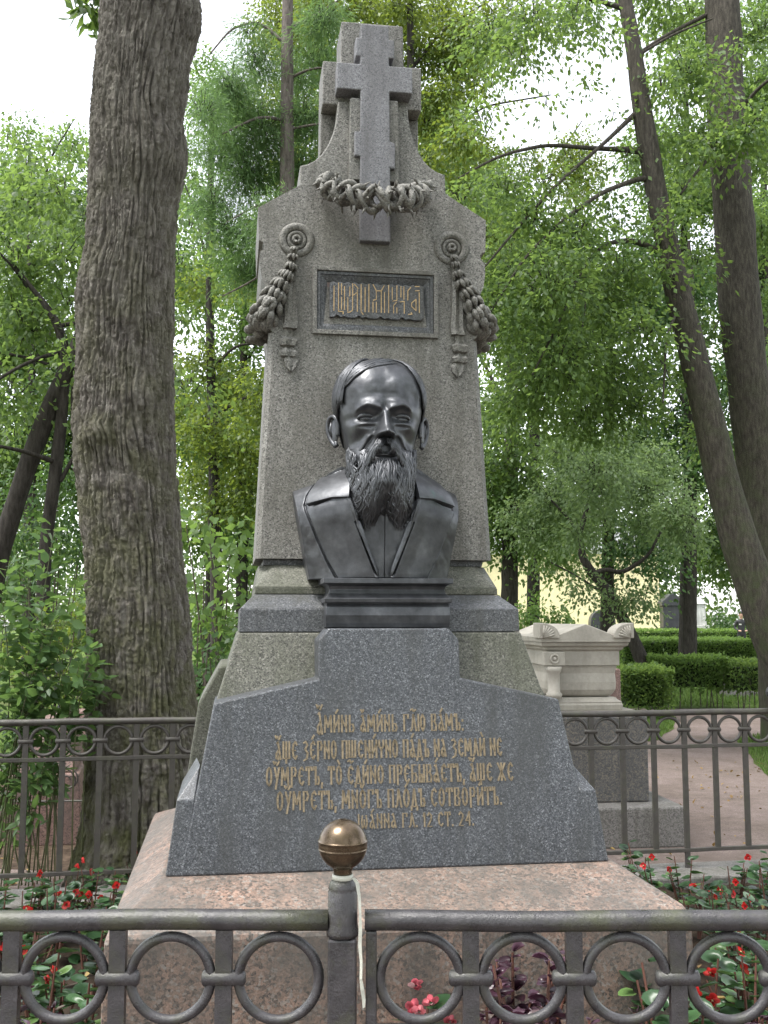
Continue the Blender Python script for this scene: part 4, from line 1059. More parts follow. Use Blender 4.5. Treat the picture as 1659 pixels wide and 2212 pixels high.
def limb(pts, rads, n=14, seed=0, amp=.06, step=.12):
    """tapered, slightly lumpy limb through world points -> (V, nu, nv)"""
    pts = [Vector(p) for p in pts]; seg = [0]
    for a, b in zip(pts, pts[1:]): seg.append(seg[-1]+(b-a).length)
    m = max(4, int(seg[-1]/step)); ts = np.linspace(0, seg[-1], m)
    P = np.array([[np.interp(t, seg, [p[k] for p in pts]) for k in range(3)] for t in ts])
    for _ in range(3): P[1:-1] = (P[:-2]+2*P[1:-1]+P[2:])/4
    rr = np.interp(ts, seg, rads); T = np.gradient(P, axis=0); T /= np.linalg.norm(T, axis=1)[:, None]+1e-9
    ref = np.array([0., 1., 0.]) if abs(T[0][1]) < .8 else np.array([1., 0., 0.])
    Aa = np.cross(T, ref); Aa /= np.linalg.norm(Aa, axis=1)[:, None]+1e-9; Bb = np.cross(Aa, T)
    th = np.linspace(0, 2*np.pi, n, endpoint=False)
    k = rr[:, None]*(1+amp*2*(vnoise(th[None]*n/6.2832*.5, ts[:, None]*3, seed, max(1, n//2))-.5))
    V = P[:, None]+Aa[:, None]*(np.cos(th)[None, :, None]*k[..., None])+Bb[:, None]*(np.sin(th)[None, :, None]*k[..., None])
    return V, n, m
def limb_obj(name, pts, rads, mat, parent, n=14, seed=0, amp=.06, step=.12):
    V, nu, nv = limb(pts, rads, n, seed, amp, step); return obj_from(name, gridmesh(name, V, nu, nv, mat), None, parent)
def pxpath(path, D):
    """[(px, py, width_px)] at depth D -> points, radii"""
    return [at(x, y, D+(q[0] if q else 0)) for x, y, w_, *q in path], [w_*.5*(D+(q[0] if q else 0))/FPX for x, y, w_, *q in path]
def tree(name, label, D, trunks, branches, blobs, mat, bark_, leafL=.09, aspect=.55, cov=2.2, per=22, tw=.17, group=None, seed=0, depth=1.0, cat='tree', droop=.35, up=.9, rscale=1.0):
    rng = np.random.default_rng(seed+100)
    x0, y0, *_ = trunks[0][0]; root = thing(name, label, cat, (at(x0, y0, D).x, D, 0), 0, group); off = Vector(root.location)
    for i, tr in enumerate(trunks):
        P, Rr = pxpath(tr, D); limb_obj('trunk', [p-off for p in P], Rr, bark_, root, 18, seed+i, .05)
    for i, br in enumerate(branches):
        P, Rr = pxpath(br, D); limb_obj('branch', [p-off for p in P], Rr, bark_, root, 8, seed+40+i, .05)
    pos = []; outs = []; tones = []; tw_v = MB()
    for bl in blobs:
        x, y, r, *q = bl; c_ = q[0] if q else 1.0; dz = q[1] if len(q) > 1 else rng.uniform(-.08, .08)*D
        c = at(x, y, D+dz); rw = r*D/FPX*rscale
        n = int(cov*c_*math.pi*rw*rw/(.5*leafL*leafL*aspect*.62))
        p, o, t_, ctr = spray_points(c-off, (rw, rw*1.1*depth, rw*.95), n, rng, per, tw, .4)
        pos.append(p); outs.append(o); tones.append(t_)
        for k in range(0, len(ctr), 2):       # thin twigs towards the sprays
            a = Vector(c-off)*.6+Vector(ctr[k])*.4+Vector((0, 0, -.08)); b_ = Vector(ctr[k]); tw_v.tube([a, a.lerp(b_, .5)+Vector((0, 0, .04)), b_], [.008, .006, .003], 3, False)
    if pos:
        pos = np.concatenate(pos); outs = np.concatenate(outs); tones = np.concatenate(tones)
        leaves('crown', pos, leafL*rng.uniform(.7, 1.25, len(pos)), mat, root, aspect, 'diamond', droop, up, outs, rng=rng, varshift=tones)
        if tw_v.v: tw_v.build('twigs', M['bark_dark'], root, kind='stuff')
    return root

# ------------------------------------------------------------------ the big furrowed oak
OD = 6.62
prof = [(-700,262,395),(-300,240,400),(-60,222,425),(0,216,440),(45,212,443),(85,208,432),(130,204,418),(200,197,409),(260,191,400),(310,190,409),(350,189,411),(390,188,400),(440,186,386),(550,181,381),(585,172,380),(625,163,379),(690,161,378),(730,165,377),(800,164,378),(880,158,378),(940,157,379),(1000,161,383),(1100,171,389),(1200,182,396),(1300,189,406),(1400,190,415),(1500,190,421),(1600,186,428),(1690,178,438),(1760,164,450),(1820,146,465),(1860,126,480),(1890,112,492)]
oy = np.array([p_[0] for p_ in prof], float)
ys = np.concatenate([np.linspace(-700, -35, 50), np.linspace(-30, 1890, 720)]); rowsN = len(ys)
lft = np.interp(ys, oy, [p_[1] for p_ in prof]); rgt = np.interp(ys, oy, [p_[2] for p_ in prof])
def smooth1(a, k):
    return np.convolve(np.pad(a, k, mode='edge'), np.ones(2*k+1)/(2*k+1), 'valid')
lft = smooth1(smooth1(lft, 6), 6); rgt = smooth1(smooth1(rgt, 6), 6)
cen = np.array([at((l+r_)/2, y, OD) for l, r_, y in zip(lft, rgt, ys)]); rad = (rgt-lft)/2*OD/FPX*.965
NA = 520
th = np.linspace(0, 2*np.pi, NA, endpoint=False)
TH, ZZ = np.meshgrid(th, cen[:, 2]); U = TH/(2*np.pi)
warp = 1.5*(vnoise(U*10, ZZ*1.0, 31, 10)-.5)+.8*(vnoise(U*24, ZZ*3.0, 36, 24)-.5)+.35*(vnoise(U*60, ZZ*9, 40, 60)-.5)
zk = at(225, 950, OD).z; ak = R(250)          # furrows swirl round the old knot
dk = np.hypot((np.angle(np.exp(1j*(TH-ak))))*.32, ZZ-zk); warp += 1.0*np.exp(-(dk/.085)**2)*np.sign(ZZ-zk+.001)*np.clip(np.abs(ZZ-zk)/.05, 0, 1)
FR = 52
def worley(x, y, px, seed):
    """distance to the two nearest jittered cell points (x periodic) and the cell's own random number"""
    xi = np.floor(x).astype(np.int64); yi = np.floor(y).astype(np.int64); f1 = np.full(x.shape, 9.0); f2 = np.full(x.shape, 9.0); cid = np.zeros(x.shape)
    def hh(a, b, k): 
        n = ((a % px)*374761393+b*668265263+(seed*7+k)*974634777) & 0xffffffff; n = ((n ^ (n >> 13))*1274126177) & 0xffffffff; return ((n ^ (n >> 16)) & 0xffff)/65535.0
    for dx_ in (-1, 0, 1):
        for dy_ in (-1, 0, 1):
            cx_, cy_ = xi+dx_, yi+dy_; jx = cx_+.5+.8*(hh(cx_, cy_, 1)-.5); jy = cy_+.5+.9*(hh(cx_, cy_, 2)-.5)
            d = np.hypot((x-jx), (y-jy)*1.15); m = d < f1; f2 = np.where(m, f1, np.minimum(f2, d)); cid = np.where(m, hh(cx_, cy_, 3), cid); f1 = np.minimum(f1, d)
    return f1, f2, cid
f1, f2, cid = worley(U*FR+warp*1.1, ZZ*2.7+.5*vnoise(U*40, ZZ*3, 44, 40), FR, 3)
e1 = np.clip((f2-f1)/.42, 0, 1); plate = e1*e1*(3-2*e1)
g1, g2, gid = worley(U*FR*.5+warp*.6+7, ZZ*1.5, FR//2, 9); e2 = np.clip((g2-g1)/.30, 0, 1)      # long deep furrows
rr_e = np.abs(np.mod(U*46+warp*1.0, 1.0)*2-1); rline = np.clip((1-rr_e)*2.2-.1, 0, 1)**.8
crk = np.clip((vnoise(U*52, ZZ*16, 46, 52)-.62)/.2, 0, 1)
disp = .017*(plate-.75)+.012*(np.sqrt(e2)-.8)+.008*(cid-.5)*plate+.010*(rline-.7)-.009*crk*plate
disp += .012*(vnoise(U*115, ZZ*45, 37, 115)-.5)+.009*(vnoise(U*230, ZZ*100, 38, 230)-.5)
disp += .05*np.exp(-(dk/.085)**2)+.025*np.exp(-((np.hypot((np.angle(np.exp(1j*(TH-R(300))))*.32), ZZ-at(320, 870, OD).z))/.10)**2)
low = np.clip((1.0-ZZ)/1.0, 0, 1)
disp += low**1.5*.09*(vnoise(U*9, ZZ*.6, 39, 9)-.5)*2
RRr = rad[:, None]+disp*np.clip(rad[:, None]/.3, .7, 1.3)
oak = thing('oak_tree', 'massive furrowed oak trunk with moss at its foot behind the left railing', 'tree', (cen[-1][0], OD, 0)); oo = np.array(oak.location)
V = np.stack([cen[:, 0:1]+RRr*np.cos(TH)-oo[0], OD+RRr*np.sin(TH)-oo[1], ZZ-oo[2]], -1)[::-1]
obj_from('trunk', gridmesh('trunk', V, NA, rowsN, M['bark_oak']), None, oak)
topc = Vector(cen[0])-Vector(oak.location)
rng = np.random.default_rng(5); pos = []; outs = []; tones = []
for i in range(15):  # unseen crown, spread wide over the plot to dim light from above
    a = i*2.4; rr0 = 1.6+2.6*((i*5) % 8)/8; e = topc+Vector((math.cos(a)*rr0, math.sin(a)*rr0-.9, 1.0+1.8*((i*3) % 5)/5))
    limb_obj('branch', [topc+Vector((0,0,-.6)), topc.lerp(e, .5)+Vector((0,0,.3)), e], [.14,.09,.03], M['bark_oak'], oak, 8, i)
    p_, o_, t_, _ = spray_points(e+Vector((0,0,.4)), (1.5,1.5,.8), 620, rng, 18, .28); pos.append(p_); outs.append(o_); tones.append(t_)
for x, y, r in ((205,14,14),(228,-20,16),(185,-5,16)):
    p_, o_, t_, _ = spray_points(at(x, y, OD+.6)-Vector(oak.location), (.06,.10,.07), 36, rng, 12, .05); pos.append(p_); outs.append(o_); tones.append(t_)
leaves('crown', np.concatenate(pos), .13*rng.uniform(.7, 1.2, sum(map(len, pos))), M['leaf_mid'], oak, .5, 'diamond', .3, .9, np.concatenate(outs), rng=rng, varshift=np.concatenate(tones))

# ------------------------------------------------------------------ trees
tree('lime_tree', 'leaning lime trunk with long arching branches, left one of the right pair', 12.6,
 [[(1800,1690,130),(1770,1600,110),(1710,1470,98),(1655,1340,88),(1592,1153,78),(1566,1060,72),(1544,965,68),(1500,778,60),(1457,598,57),(1437,510,50),(1419,427,46),(1404,340,46),(1390,256,45),(1377,170,39),(1366,85,34),(1349,0,31),(1330,-120,28),(1310,-300,20)]],
 [[(1392,330,17),(1370,322,15),(1300,322,11),(1180,312,9,-.4),(1080,335,7,-.7),(990,385,4,-.9)],
  [(1372,245,12),(1310,305,9,-.3),(1200,400,7,-.6),(1120,490,6,-.8),(1040,585,4,-1)],
  [(1412,385,14),(1390,382,13),(1300,415,10,-.4),(1210,480,8,-.7),(1130,560,6,-1),(1050,690,4,-1.2)],
  [(1450,560,15),(1418,540,14),(1370,517,13),(1310,523,10,-.3),(1262,570,8,-.5),(1210,690,6,-.8),(1150,810,4,-1)],
  [(1262,570,5,-.4),(1268,640,4,-.5),(1250,760,4,-.6),(1225,850,3,-.7)],[(1470,660,7),(1440,720,6,-.4),(1432,870,4,-.6)],
  [(1352,20,14),(1310,4,11),(1240,-10,9)],[(1378,120,7),(1450,75,6),(1540,40,4)]],
 [(1100,560,95),(1190,610,100),(1290,640,100),(1150,465,60),(1090,400,60),(1240,500,70),(1340,580,60),(1100,700,90),(1200,770,100),(1300,780,95),(1390,700,60),(1370,860,70),(1260,880,90),(1140,850,80),(1050,640,60),(1180,380,35,.7),(1290,420,40,.8),(1340,470,40,.8),(1000,420,45),(1100,330,35,.5),(1230,330,30,.4),(1320,240,24,.5),(1260,170,34,.35),(1180,215,34,.3),(1385,235,20,.5),(1430,180,36,.8),(1060,60,70,.8),(1150,30,70,.8),(1240,30,60,.7),(1310,60,36,.6),(1120,110,45,.5),(1420,300,40,.9),(1450,450,40),(1040,250,40,.7),(1350,330,30,.7),(1420,560,40)],
 M['leaf_mid'], M['bark_lime'], .08, .55, 2.2, seed=1)
tree('lime_tree', 'straight lime trunk at the right edge with leafy shoots', 13.8,
 [[(1740,1650,170),(1715,1550,140),(1695,1400,112),(1676,1250,106),(1660,1150,100),(1638,965,98),(1610,780,88),(1596,640,92),(1588,500,88),(1582,420,84),(1574,330,86),(1566,200,82),(1562,60,80),(1556,-120,74),(1550,-320,60)]],
 [[(1552,20,12),(1500,45,10),(1440,75,8,-.3),(1385,110,6,-.5)],[(1560,330,9),(1520,350,8,-.5),(1470,420,5,-.8)],[(1600,240,10),(1640,180,8,-.3),(1700,150,6,-.6)]],
 [(1480,150,70,.8),(1430,50,55,.8),(1640,60,60,.9),(1500,290,55,.8),(1470,400,50,.9),(1640,330,50),(1650,500,55),(1648,640,50),(1500,560,40,.8),(1520,690,45),(1490,800,50),(1530,930,45),(1590,100,26,.8,-1.2),(1560,190,28,.9,-1.4),(1600,275,46,1,-1.5),(1545,300,38,1,-1.5),(1640,250,40,1,-1.4),(1490,20,40,.8),(1400,-20,60,.8),(1250,-10,60,.7)],
 M['leaf_mid'], M['bark_lime'], .085, .55, 2.8, seed=2)
tree('larch_tree', 'feathery larch with a straight scaly trunk behind the stele', 15.0,
 [[(628,1575,60),(624,1300,52),(622,900,44),(621,600,38),(620,420,34),(620,200,29),(621,0,25),(622,-250,17)]],
 [[(616,95,9),(560,45,7),(500,60,5,-.5),(455,115,4,-.8)],[(626,60,9),(680,35,6,-.3),(740,-5,4,-.5)],[(624,170,7),(680,140,5),(730,150,3)],[(616,260,8),(560,250,6,-.5),(480,290,4,-.8)],[(626,280,7),(690,265,5,-.2),(770,268,3,-.3)],[(616,430,7),(560,440,5,-.4),(490,480,3,-.7)],[(618,540,7),(560,600,5,-.4),(480,640,3,-.6)]],
 [(500,190,60),(560,270,70),(480,310,60),(660,250,60),(540,370,70),(650,360,55),(460,430,55,.8),(560,130,55,.8),(690,110,55),(500,490,55),(440,230,40,.8),(600,470,60),(580,560,55),(520,580,45,.8),(700,40,50),(540,60,35,.6),(640,160,40)],
 M['leaf_larch'], M['bark_larch'], .12, .10, 2.6, 26, .15, seed=3, droop=.5, up=.4)
tree('maple_tree', 'dark leaning multi-stemmed maple at the left edge of the picture', 11.0,
 [[(-95,1680,60),(-40,1400,48),(0,1190,42),(58,1010,40),(108,880,39),(150,785,33),(178,720,27),(205,640,20)],
  [(70,1680,36),(88,1400,30),(98,1170,27),(118,1035,27),(134,900,25),(142,760,24),(128,700,19),(100,660,14),(60,612,10),(20,560,6)],
  [(205,1680,26),(200,1400,20),(190,1150,18),(172,1010,15),(160,940,13),(158,860,12),(165,760,10)]],
 [[(125,1000,12),(80,985,10,-.2),(30,965,8,-.4),(-30,960,6,-.5)],[(130,760,11),(90,770,9,-.2),(40,790,8,-.4),(-20,830,7,-.6)],[(128,705,11),(160,690,9),(190,700,8)],[(142,800,7),(60,770,7),(-10,760,6)],[(130,1040,10),(160,985,9),(185,940,7)],[(58,620,6),(20,560,5,-.3),(-30,520,4,-.5)]],
 [(60,430,80),(140,400,50),(40,560,80),(130,540,70),(60,690,85),(150,640,50),(20,840,70),(120,860,50,.8),(60,340,45,.7),(15,300,36,.6),(150,310,34,.6),(175,470,40),(30,930,50,.8),(160,760,40),(390,560,40),(400,680,40),(410,820,45),(410,470,30,.8),(30,640,50)],
 M['leaf_mid'], M['bark_dark'], .08, .6, 2.0, seed=4)
tree('broadleaf_tree', 'yellowish green tree filling the gap right of the big trunk', 18.0,
 [[(470,1545,34),(468,1300,28),(462,1000,24),(455,800,18),(450,600,12)]],
 [[(462,900,9),(520,860,7),(575,845,4)],[(458,800,8),(510,740,6),(570,745,4)],[(466,1000,8),(530,970,6),(580,1000,4)]],
 [(430,600,55,.8),(500,830,60),(430,780,60),(550,880,55),(450,930,70),(530,980,65),(420,1030,50),(570,800,40,.8),(400,880,50),(560,1060,50),(480,1080,55),(550,620,38,.7),(590,960,40)],
 M['leaf_olive'], M['bark_dark'], .09, .55, 2.0, seed=5)
tree('broadleaf_tree', 'olive green canopy tree rising behind the granite cross', 17.0,
 [[(905,1570,50),(905,1200,40),(900,800,32),(895,500,26),(890,250,20),(885,0,14)]],
 [[(895,400,10),(960,300,7),(1040,230,5,-.3),(1190,205,3,-.6)],[(892,300,9),(830,150,6),(760,60,4)],[(888,150,8),(960,60,6),(1060,0,4)]],
 [(820,30,75),(900,110,60),(740,40,45),(940,200,55),(990,290,55),(920,340,50),(980,410,55),(1040,500,60),(1000,70,65),(1080,30,60),(1010,170,45,.7),(1110,110,36,.5),(1170,40,45,.6),(1060,180,30,.5),(870,-10,70),(950,20,60),(700,200,30,.8),(960,510,50),(1040,330,36,.7),(1010,600,50),(780,10,60),(860,60,60),(680,-10,60),(640,60,45,.8),(960,110,55),(920,260,50)],
 M['leaf_olive'], M['bark_dark'], .085, .55, 2.2, seed=6)
tree('leaning_tree', 'small leaning tree with pale crown behind the cream sarcophagus', 19.0,
 [[(1420,1528,34),(1385,1420,30),(1350,1345,26),(1310,1272,23),(1268,1226,20),(1252,1190,15),(1256,1140,12),(1272,1085,8)]],
 [[(1285,1240,12),(1310,1222,11),(1335,1245,10),(1370,1222,9),(1410,1195,7),(1415,1165,6),(1435,1140,4)],[(1256,1160,8),(1230,1120,6),(1190,1080,4)],[(1330,1300,9),(1240,1240,4),(1190,1215,3)]],
 [(1200,1080,60),(1290,1020,70),(1380,1050,65),(1460,1090,55),(1150,1140,42),(1250,1140,40),(1400,1130,40),(1330,950,60),(1480,1150,40,.9),(1220,980,60),(1110,1100,36),(1420,990,55),(1300,1100,45,.8),(1340,1290,36,.7),(1260,1265,34,.7),(1390,1290,40,.8)],
 M['leaf_silver'], M['bark_dark'], .085, .55, 2.4, seed=7)
rr_ = random.Random(4)
def bgtree(lab, x, D, h_top, spread, mat, sd, wpx=30, ybot=None, cov=1.7, L=.13):
    yb = CY+0; yb = 1339+1.6*FPX/D; q = random.Random(sd)
    bl = []
    for i in range(18):
        yy = h_top+(1190-h_top)*q.random(); bl.append((x+q.uniform(-1, 1)*spread, yy, q.uniform(55, 90), 1))
    return tree('background_tree', lab, D, [[(x, yb, wpx*1.2),(x+4, 1150, wpx),(x+8, 900, wpx*.8),(x+5, 600, wpx*.5),(x, h_top, wpx*.2)]],
      [[(x+5, 900, wpx*.3),(x-spread*.5, 780, wpx*.2),(x-spread*.8, 720, 3)],[(x+5, 800, wpx*.3),(x+spread*.5, 700, wpx*.2),(x+spread*.8, 640, 3)]], bl, mat, M['bark_dark'], L, .6, cov, 16, .3, 'trees filling the background', sd)
bgtree('tall background tree with a dark trunk just right of the stele', 1098, 23, 430, 110, M['leaf_mid'], 51, 34)
bgtree('background tree with bare straight trunk beside the black gravestone', 1488, 26, 520, 120, M['leaf_dark'], 52, 27)
bgtree('dark background tree behind the small leaning tree', 1310, 27, 500, 130, M['leaf_mid'], 53, 26)
bgtree('background tree nearest the right edge of the picture', 1655, 29, 480, 110, M['leaf_mid'], 54, 26)
bgtree('background tree seen between the left edge and the oak', 60, 24, 420, 120, M['leaf_mid'], 55, 24)
bgtree('background tree hidden mostly behind the oak trunk', 260, 26, 420, 140, M['leaf_dark'], 56, 24)
bgtree('background tree just left of the stele base', 520, 27, 600, 110, M['leaf_light'], 57, 24)
bgtree('tall background tree directly behind the bust', 760, 28, 250, 130, M['leaf_dark'], 58, 24)

def canopy(lab, x, D, top, spread, mat, sd, n=22, low=620, cov=1.3, L=.12):
    q = random.Random(sd); bl = [(x+q.uniform(-1, 1)*spread, top+(low-top)*q.random(), q.uniform(50, 85), q.uniform(.7, 1.1)) for i in range(n)]
    yb = 1339+1.6*FPX/D
    return tree('tall_tree', lab, D, [[(x, yb, 30),(x+6, 1000, 24),(x-4, 600, 18),(x+3, max(250, top+200), 12),(x, top+150, 5)]], [[(x, 600, 8),(x-spread*.5, 450, 5),(x-spread*.9, 380, 2)],[(x, 480, 8),(x+spread*.5, 330, 5),(x+spread*.9, 260, 2)],[(x+2, max(300, top+240), 6),(x-spread*.4, max(230, top+180), 4),(x-spread*.6, max(190, top+150), 2)]], bl, mat, M['bark_dark'], L, .6, cov, 16, .25, 'tall trees behind the monument', sd)
canopy('tall light green tree between the oak and the larch', 455, 30, 60, 70, M['leaf_light'], 301, 16, 640, 1.1)
canopy('tall yellow green tree just left of the granite cross', 640, 31, -60, 90, M['leaf_olive'], 302, 20, 520)
canopy('tall tree just right of the granite cross', 985, 30, -60, 90, M['leaf_light'], 303, 20, 560)
canopy('tall tree under the long arching lime branches', 1150, 32, 330, 120, M['leaf_olive'], 304, 18, 700)
canopy('tall light green tree between the two lime trunks', 1480, 31, -60, 90, M['leaf_light'], 305, 24, 640)
canopy('tall tree right of the straight lime trunk', 1650, 30, -60, 60, M['leaf_light'], 306, 20, 900)
canopy('tall light tree at the left edge behind the maple', 60, 28, 290, 110, M['leaf_light'], 307, 20, 700)
def add_shade_tree(lab, x, y, h, r, sd):  # out-of-view tree added to keep sky light off the plot
    rng = np.random.default_rng(sd); root = thing('unseen_shade_tree', lab, 'tree', (x, y, 0)); 
    limb_obj('trunk', [(0,0,0),(.05,0,h*.3),(-.05,.1,h*.6),(0,0,h*.9)], [.32,.25,.18,.06], M['bark_lime'], root, 14, sd)
    pos = []; outs = []; tones = []
    for i in range(12):
        a = i*2.4; rr0 = r*(.25+.75*((i*5) % 7)/7); e = Vector((math.cos(a)*rr0, math.sin(a)*rr0, h*(.45+.5*((i*3) % 5)/5)))
        limb_obj('branch', [(0,0,h*.35+.2*i % 2), e*.5+Vector((0,0,h*.25)), e], [.09,.06,.02], M['bark_lime'], root, 6, sd+i)
        p_, o_, t_, _ = spray_points(e, (1.7,1.7,1.2), 520, rng, 16, .35); pos.append(p_); outs.append(o_); tones.append(t_)
    leaves('crown', np.concatenate(pos), .19*rng.uniform(.7,1.2,sum(map(len,pos))), M['leaf_mid'], root, .6, 'diamond', .3, .9, np.concatenate(outs), rng=rng, varshift=np.concatenate(tones))
add_shade_tree('unseen lime tree added for shade behind the viewpoint on the left', -3.6, -4.2, 9.0, 3.4, 201)
add_shade_tree('unseen lime tree added for shade behind the viewpoint on the right', 4.2, -3.6, 9.5, 3.4, 202)
add_shade_tree('tall unseen tree added for shade straight behind the viewpoint', .4, -8.0, 11.0, 4.0, 203)
add_shade_tree('unseen tree added for shade left of the plot outside the picture', -7.2, 2.0, 9.5, 3.2, 204)
add_shade_tree('unseen tree added for shade right of the plot outside the picture', 7.4, 3.0, 9.5, 3.2, 205)

# far wood closing the view
rng = np.random.default_rng(77); pos = []; outs = []; tones = []
for i in range(260):
    x = rng.uniform(-40, 44); y = rng.uniform(60, 78); zt = rng.uniform(0, 1)**1.5*(16+4*math.sin(x*.25)); 
    if -.3 < (x-14)/8 < .6 and zt > 3: pass
    p_, o_, t_, _ = spray_points((x, y, zt), (2.6,2.0,1.9), 420, rng, 14, .6); pos.append(p_); outs.append(o_); tones.append(t_)
o = leaves('far_wood', np.concatenate(pos), .42*rng.uniform(.7, 1.2, sum(map(len, pos))), M['leaf_mid'], None, .6, 'diamond', .3, .9, np.concatenate(outs), rng=rng, varshift=np.concatenate(tones))
tag(o, 'mass of far green trees closing the view', 'woodland', kind='stuff')

# ------------------------------------------------------------------ shrubs and hedges
def bush(name, label, D, blobs, mat, L, cov=1.6, aspect=.6, stems=8, seed=0, group=None, per=14, tw=.14, shape='diamond', cat='shrub', droop=.3, up=.9):
    rng = np.random.default_rng(seed+500); q = random.Random(seed)
    cx_ = sum(b_[0] for b_ in blobs)/len(blobs); root = thing(name, label, cat, (at(cx_, 1400, D).x, D, 0), 0, group); off = Vector(root.location)
    pos = []; outs = []; tones = []
    for x, y, r, *c_ in blobs:
        dz = q.uniform(-.25, .25); rw = r*D/FPX; n = int(cov*(c_[0] if c_ else 1)*math.pi*rw*rw/(.5*L*L*aspect*.62))
        p_, o_, t_, ctr = spray_points(at(x, y, D+dz)-off, (rw, rw, rw), n, rng, per, tw, .45); pos.append(p_); outs.append(o_); tones.append(t_)
    leaves('foliage', np.concatenate(pos), L*rng.uniform(.65, 1.2, sum(map(len, pos))), mat, root, aspect, shape, droop, up, np.concatenate(outs), rng=rng, varshift=np.concatenate(tones))
    for i in range(stems):
        bl = blobs[i % len(blobs)]; e = at(bl[0]+q.uniform(-.4,.4)*bl[2], bl[1], D)-off; s_ = Vector((e.x*.45+q.uniform(-.1,.1), q.uniform(-.1,.1), 0))
        limb_obj('stem', [s_, s_.lerp(e, .5)+Vector((q.uniform(-.08,.08), 0, .1)), e], [.014,.010,.004], M['twig'], root, 5, i, .02, .2)
    return root
bush('maple_sapling', 'bright green maple sapling between the oak and the monument', 9.2, [(470,1120,55),(520,1185,55),(425,1210,45),(480,1280,52),(545,1260,40),(430,1310,40),(515,1350,42),(400,1130,36),(560,1150,30)], M['leaf_light'], .10, 1.3, .8, 8, 1, tw=.16)
bush('shady_shrub', 'dark green low shrub at the foot of the bright maple sapling', 8.6, [(460,1420,48),(515,1410,42),(430,1465,40),(490,1470,40),(540,1350,26),(450,1370,36)], M['leaf_dark'], .07, 1.7, .7, 8, 2)
bush('background_shrub', 'rounded green shrub under the pale yellow building', 21, [(1150,1310,34),(1190,1325,30),(1215,1335,22),(1125,1330,26)], M['leaf_light'], .10, 1.8, .65, 4, 3, tw=.12)
bush('rowan_shrub', 'grey green shrub with arching twigs behind the leafy bush at left', 13, [(60,1060,55),(140,1010,48),(120,1130,52),(40,1160,52),(170,1100,40),(170,1200,40),(90,1230,50),(20,1250,50)], M['leaf_dark'], .075, 1.5, .6, 6, 4)
bush('low_shrub', 'low shrub seen between the left shrub and the oak foot', 10.5, [(120,1340,34),(165,1330,32),(150,1400,34),(110,1420,30),(175,1460,28),(60,1380,40),(20,1420,40),(130,1490,30)], M['leaf_olive'], .07, 1.5, .6, 5, 5)
bush('dark_shrub', 'dark shrub at the far right edge behind the black clothed person', 50, [(1570,1345,22),(1610,1350,18),(1545,1335,18)], M['leaf_dark'], .12, 1.8, .65, 3, 6, tw=.15)

# the near shrub at the left edge : opposite leaves on upright shoots
ns = thing('leafy_shrub', 'leafy shrub with pointed leaves at the left edge behind the railing', 'shrub', (at(70, 1600, 6.15).x, 6.15, 0)); no = Vector(ns.location)
q = random.Random(9); pos = []; od = []; sm_ = 0; 
shoots = [(118,1140),(150,1260),(60,1230),(20,1215),(90,1300),(180,1370),(215,1430),(190,1480),(140,1400),(40,1350),(10,1420),(100,1480),(160,1540),(60,1540),(20,1600),(110,1590),(5,1300),(195,1400),(70,1420),(130,1330),(225,1460),(30,1480),(80,1640),(150,1330),(-20,1500),(-30,1380),(15,1680),(45,1590),(95,1380),(170,1440),(20,1640),(60,1690),(5,1740),(95,1660),(40,1780),(120,1690),(75,1750),(20,1820),(-20,1700)]
for i, (x, y) in enumerate(shoots):
    D = 6.15+q.uniform(-.16, .32); e = at(x, y, D)-no; s_ = Vector((e.x*.6+q.uniform(-.2,.2)-.12, q.uniform(-.05,.25), 0.05))
    m_ = s_.lerp(e, .55)+Vector((q.uniform(-.1,.1)-.06*(1 if e.x > 0 else -1), q.uniform(-.05,.05), .18))
    P = [s_.lerp(m_, t_/5) for t_ in range(5)]+[m_.lerp(e, t_/6) for t_ in range(7)]
    for _ in range(3): P = [P[0]]+[(P[k-1]+P[k]*2+P[k+1])/4 for k in range(1, len(P)-1)]+[P[-1]]
    limb_obj('stem', P, [.0045]*5+[.004,.0037,.0034,.003,.0027,.0023,.002], M['stem_green'], ns, 5, i, .02, .1)
    L_ = sum((P[k+1]-P[k]).length for k in range(len(P)-1)); k_ = int(L_*.62/.042)
    for j in range(k_):
        t_ = 1-j/k_*.62; kk = t_*(len(P)-1); a = min(int(kk), len(P)-2); p = P[a].lerp(P[a+1], kk-a); tg = (P[a+1]-P[a]).normalized()
        az = (j % 2)*math.pi/2+q.uniform(-.5,.5)+i
        for sg in (0, math.pi):
            v = tg.orthogonal().normalized(); v.rotate(Quaternion(tg, az+sg)); side = v*.9+tg*.35; stemlet = q.uniform(.0, .10) if q.random() < .45 else 0
            pos.append(p+side*(.012+stemlet)); od.append(tuple(side*1.6))
            if stemlet > .04: pos.append(p+side*stemlet*.5); od.append(tuple((tg+side)*1.2))
rng = np.random.default_rng(9); pos = np.array([tuple(p) for p in pos])
leaves('foliage', pos, .084*rng.uniform(.6, 1.25, len(pos)), M['leaf_shrub'], ns, .58, 'ovate', .25, 1.1, np.array(od), rng=rng)

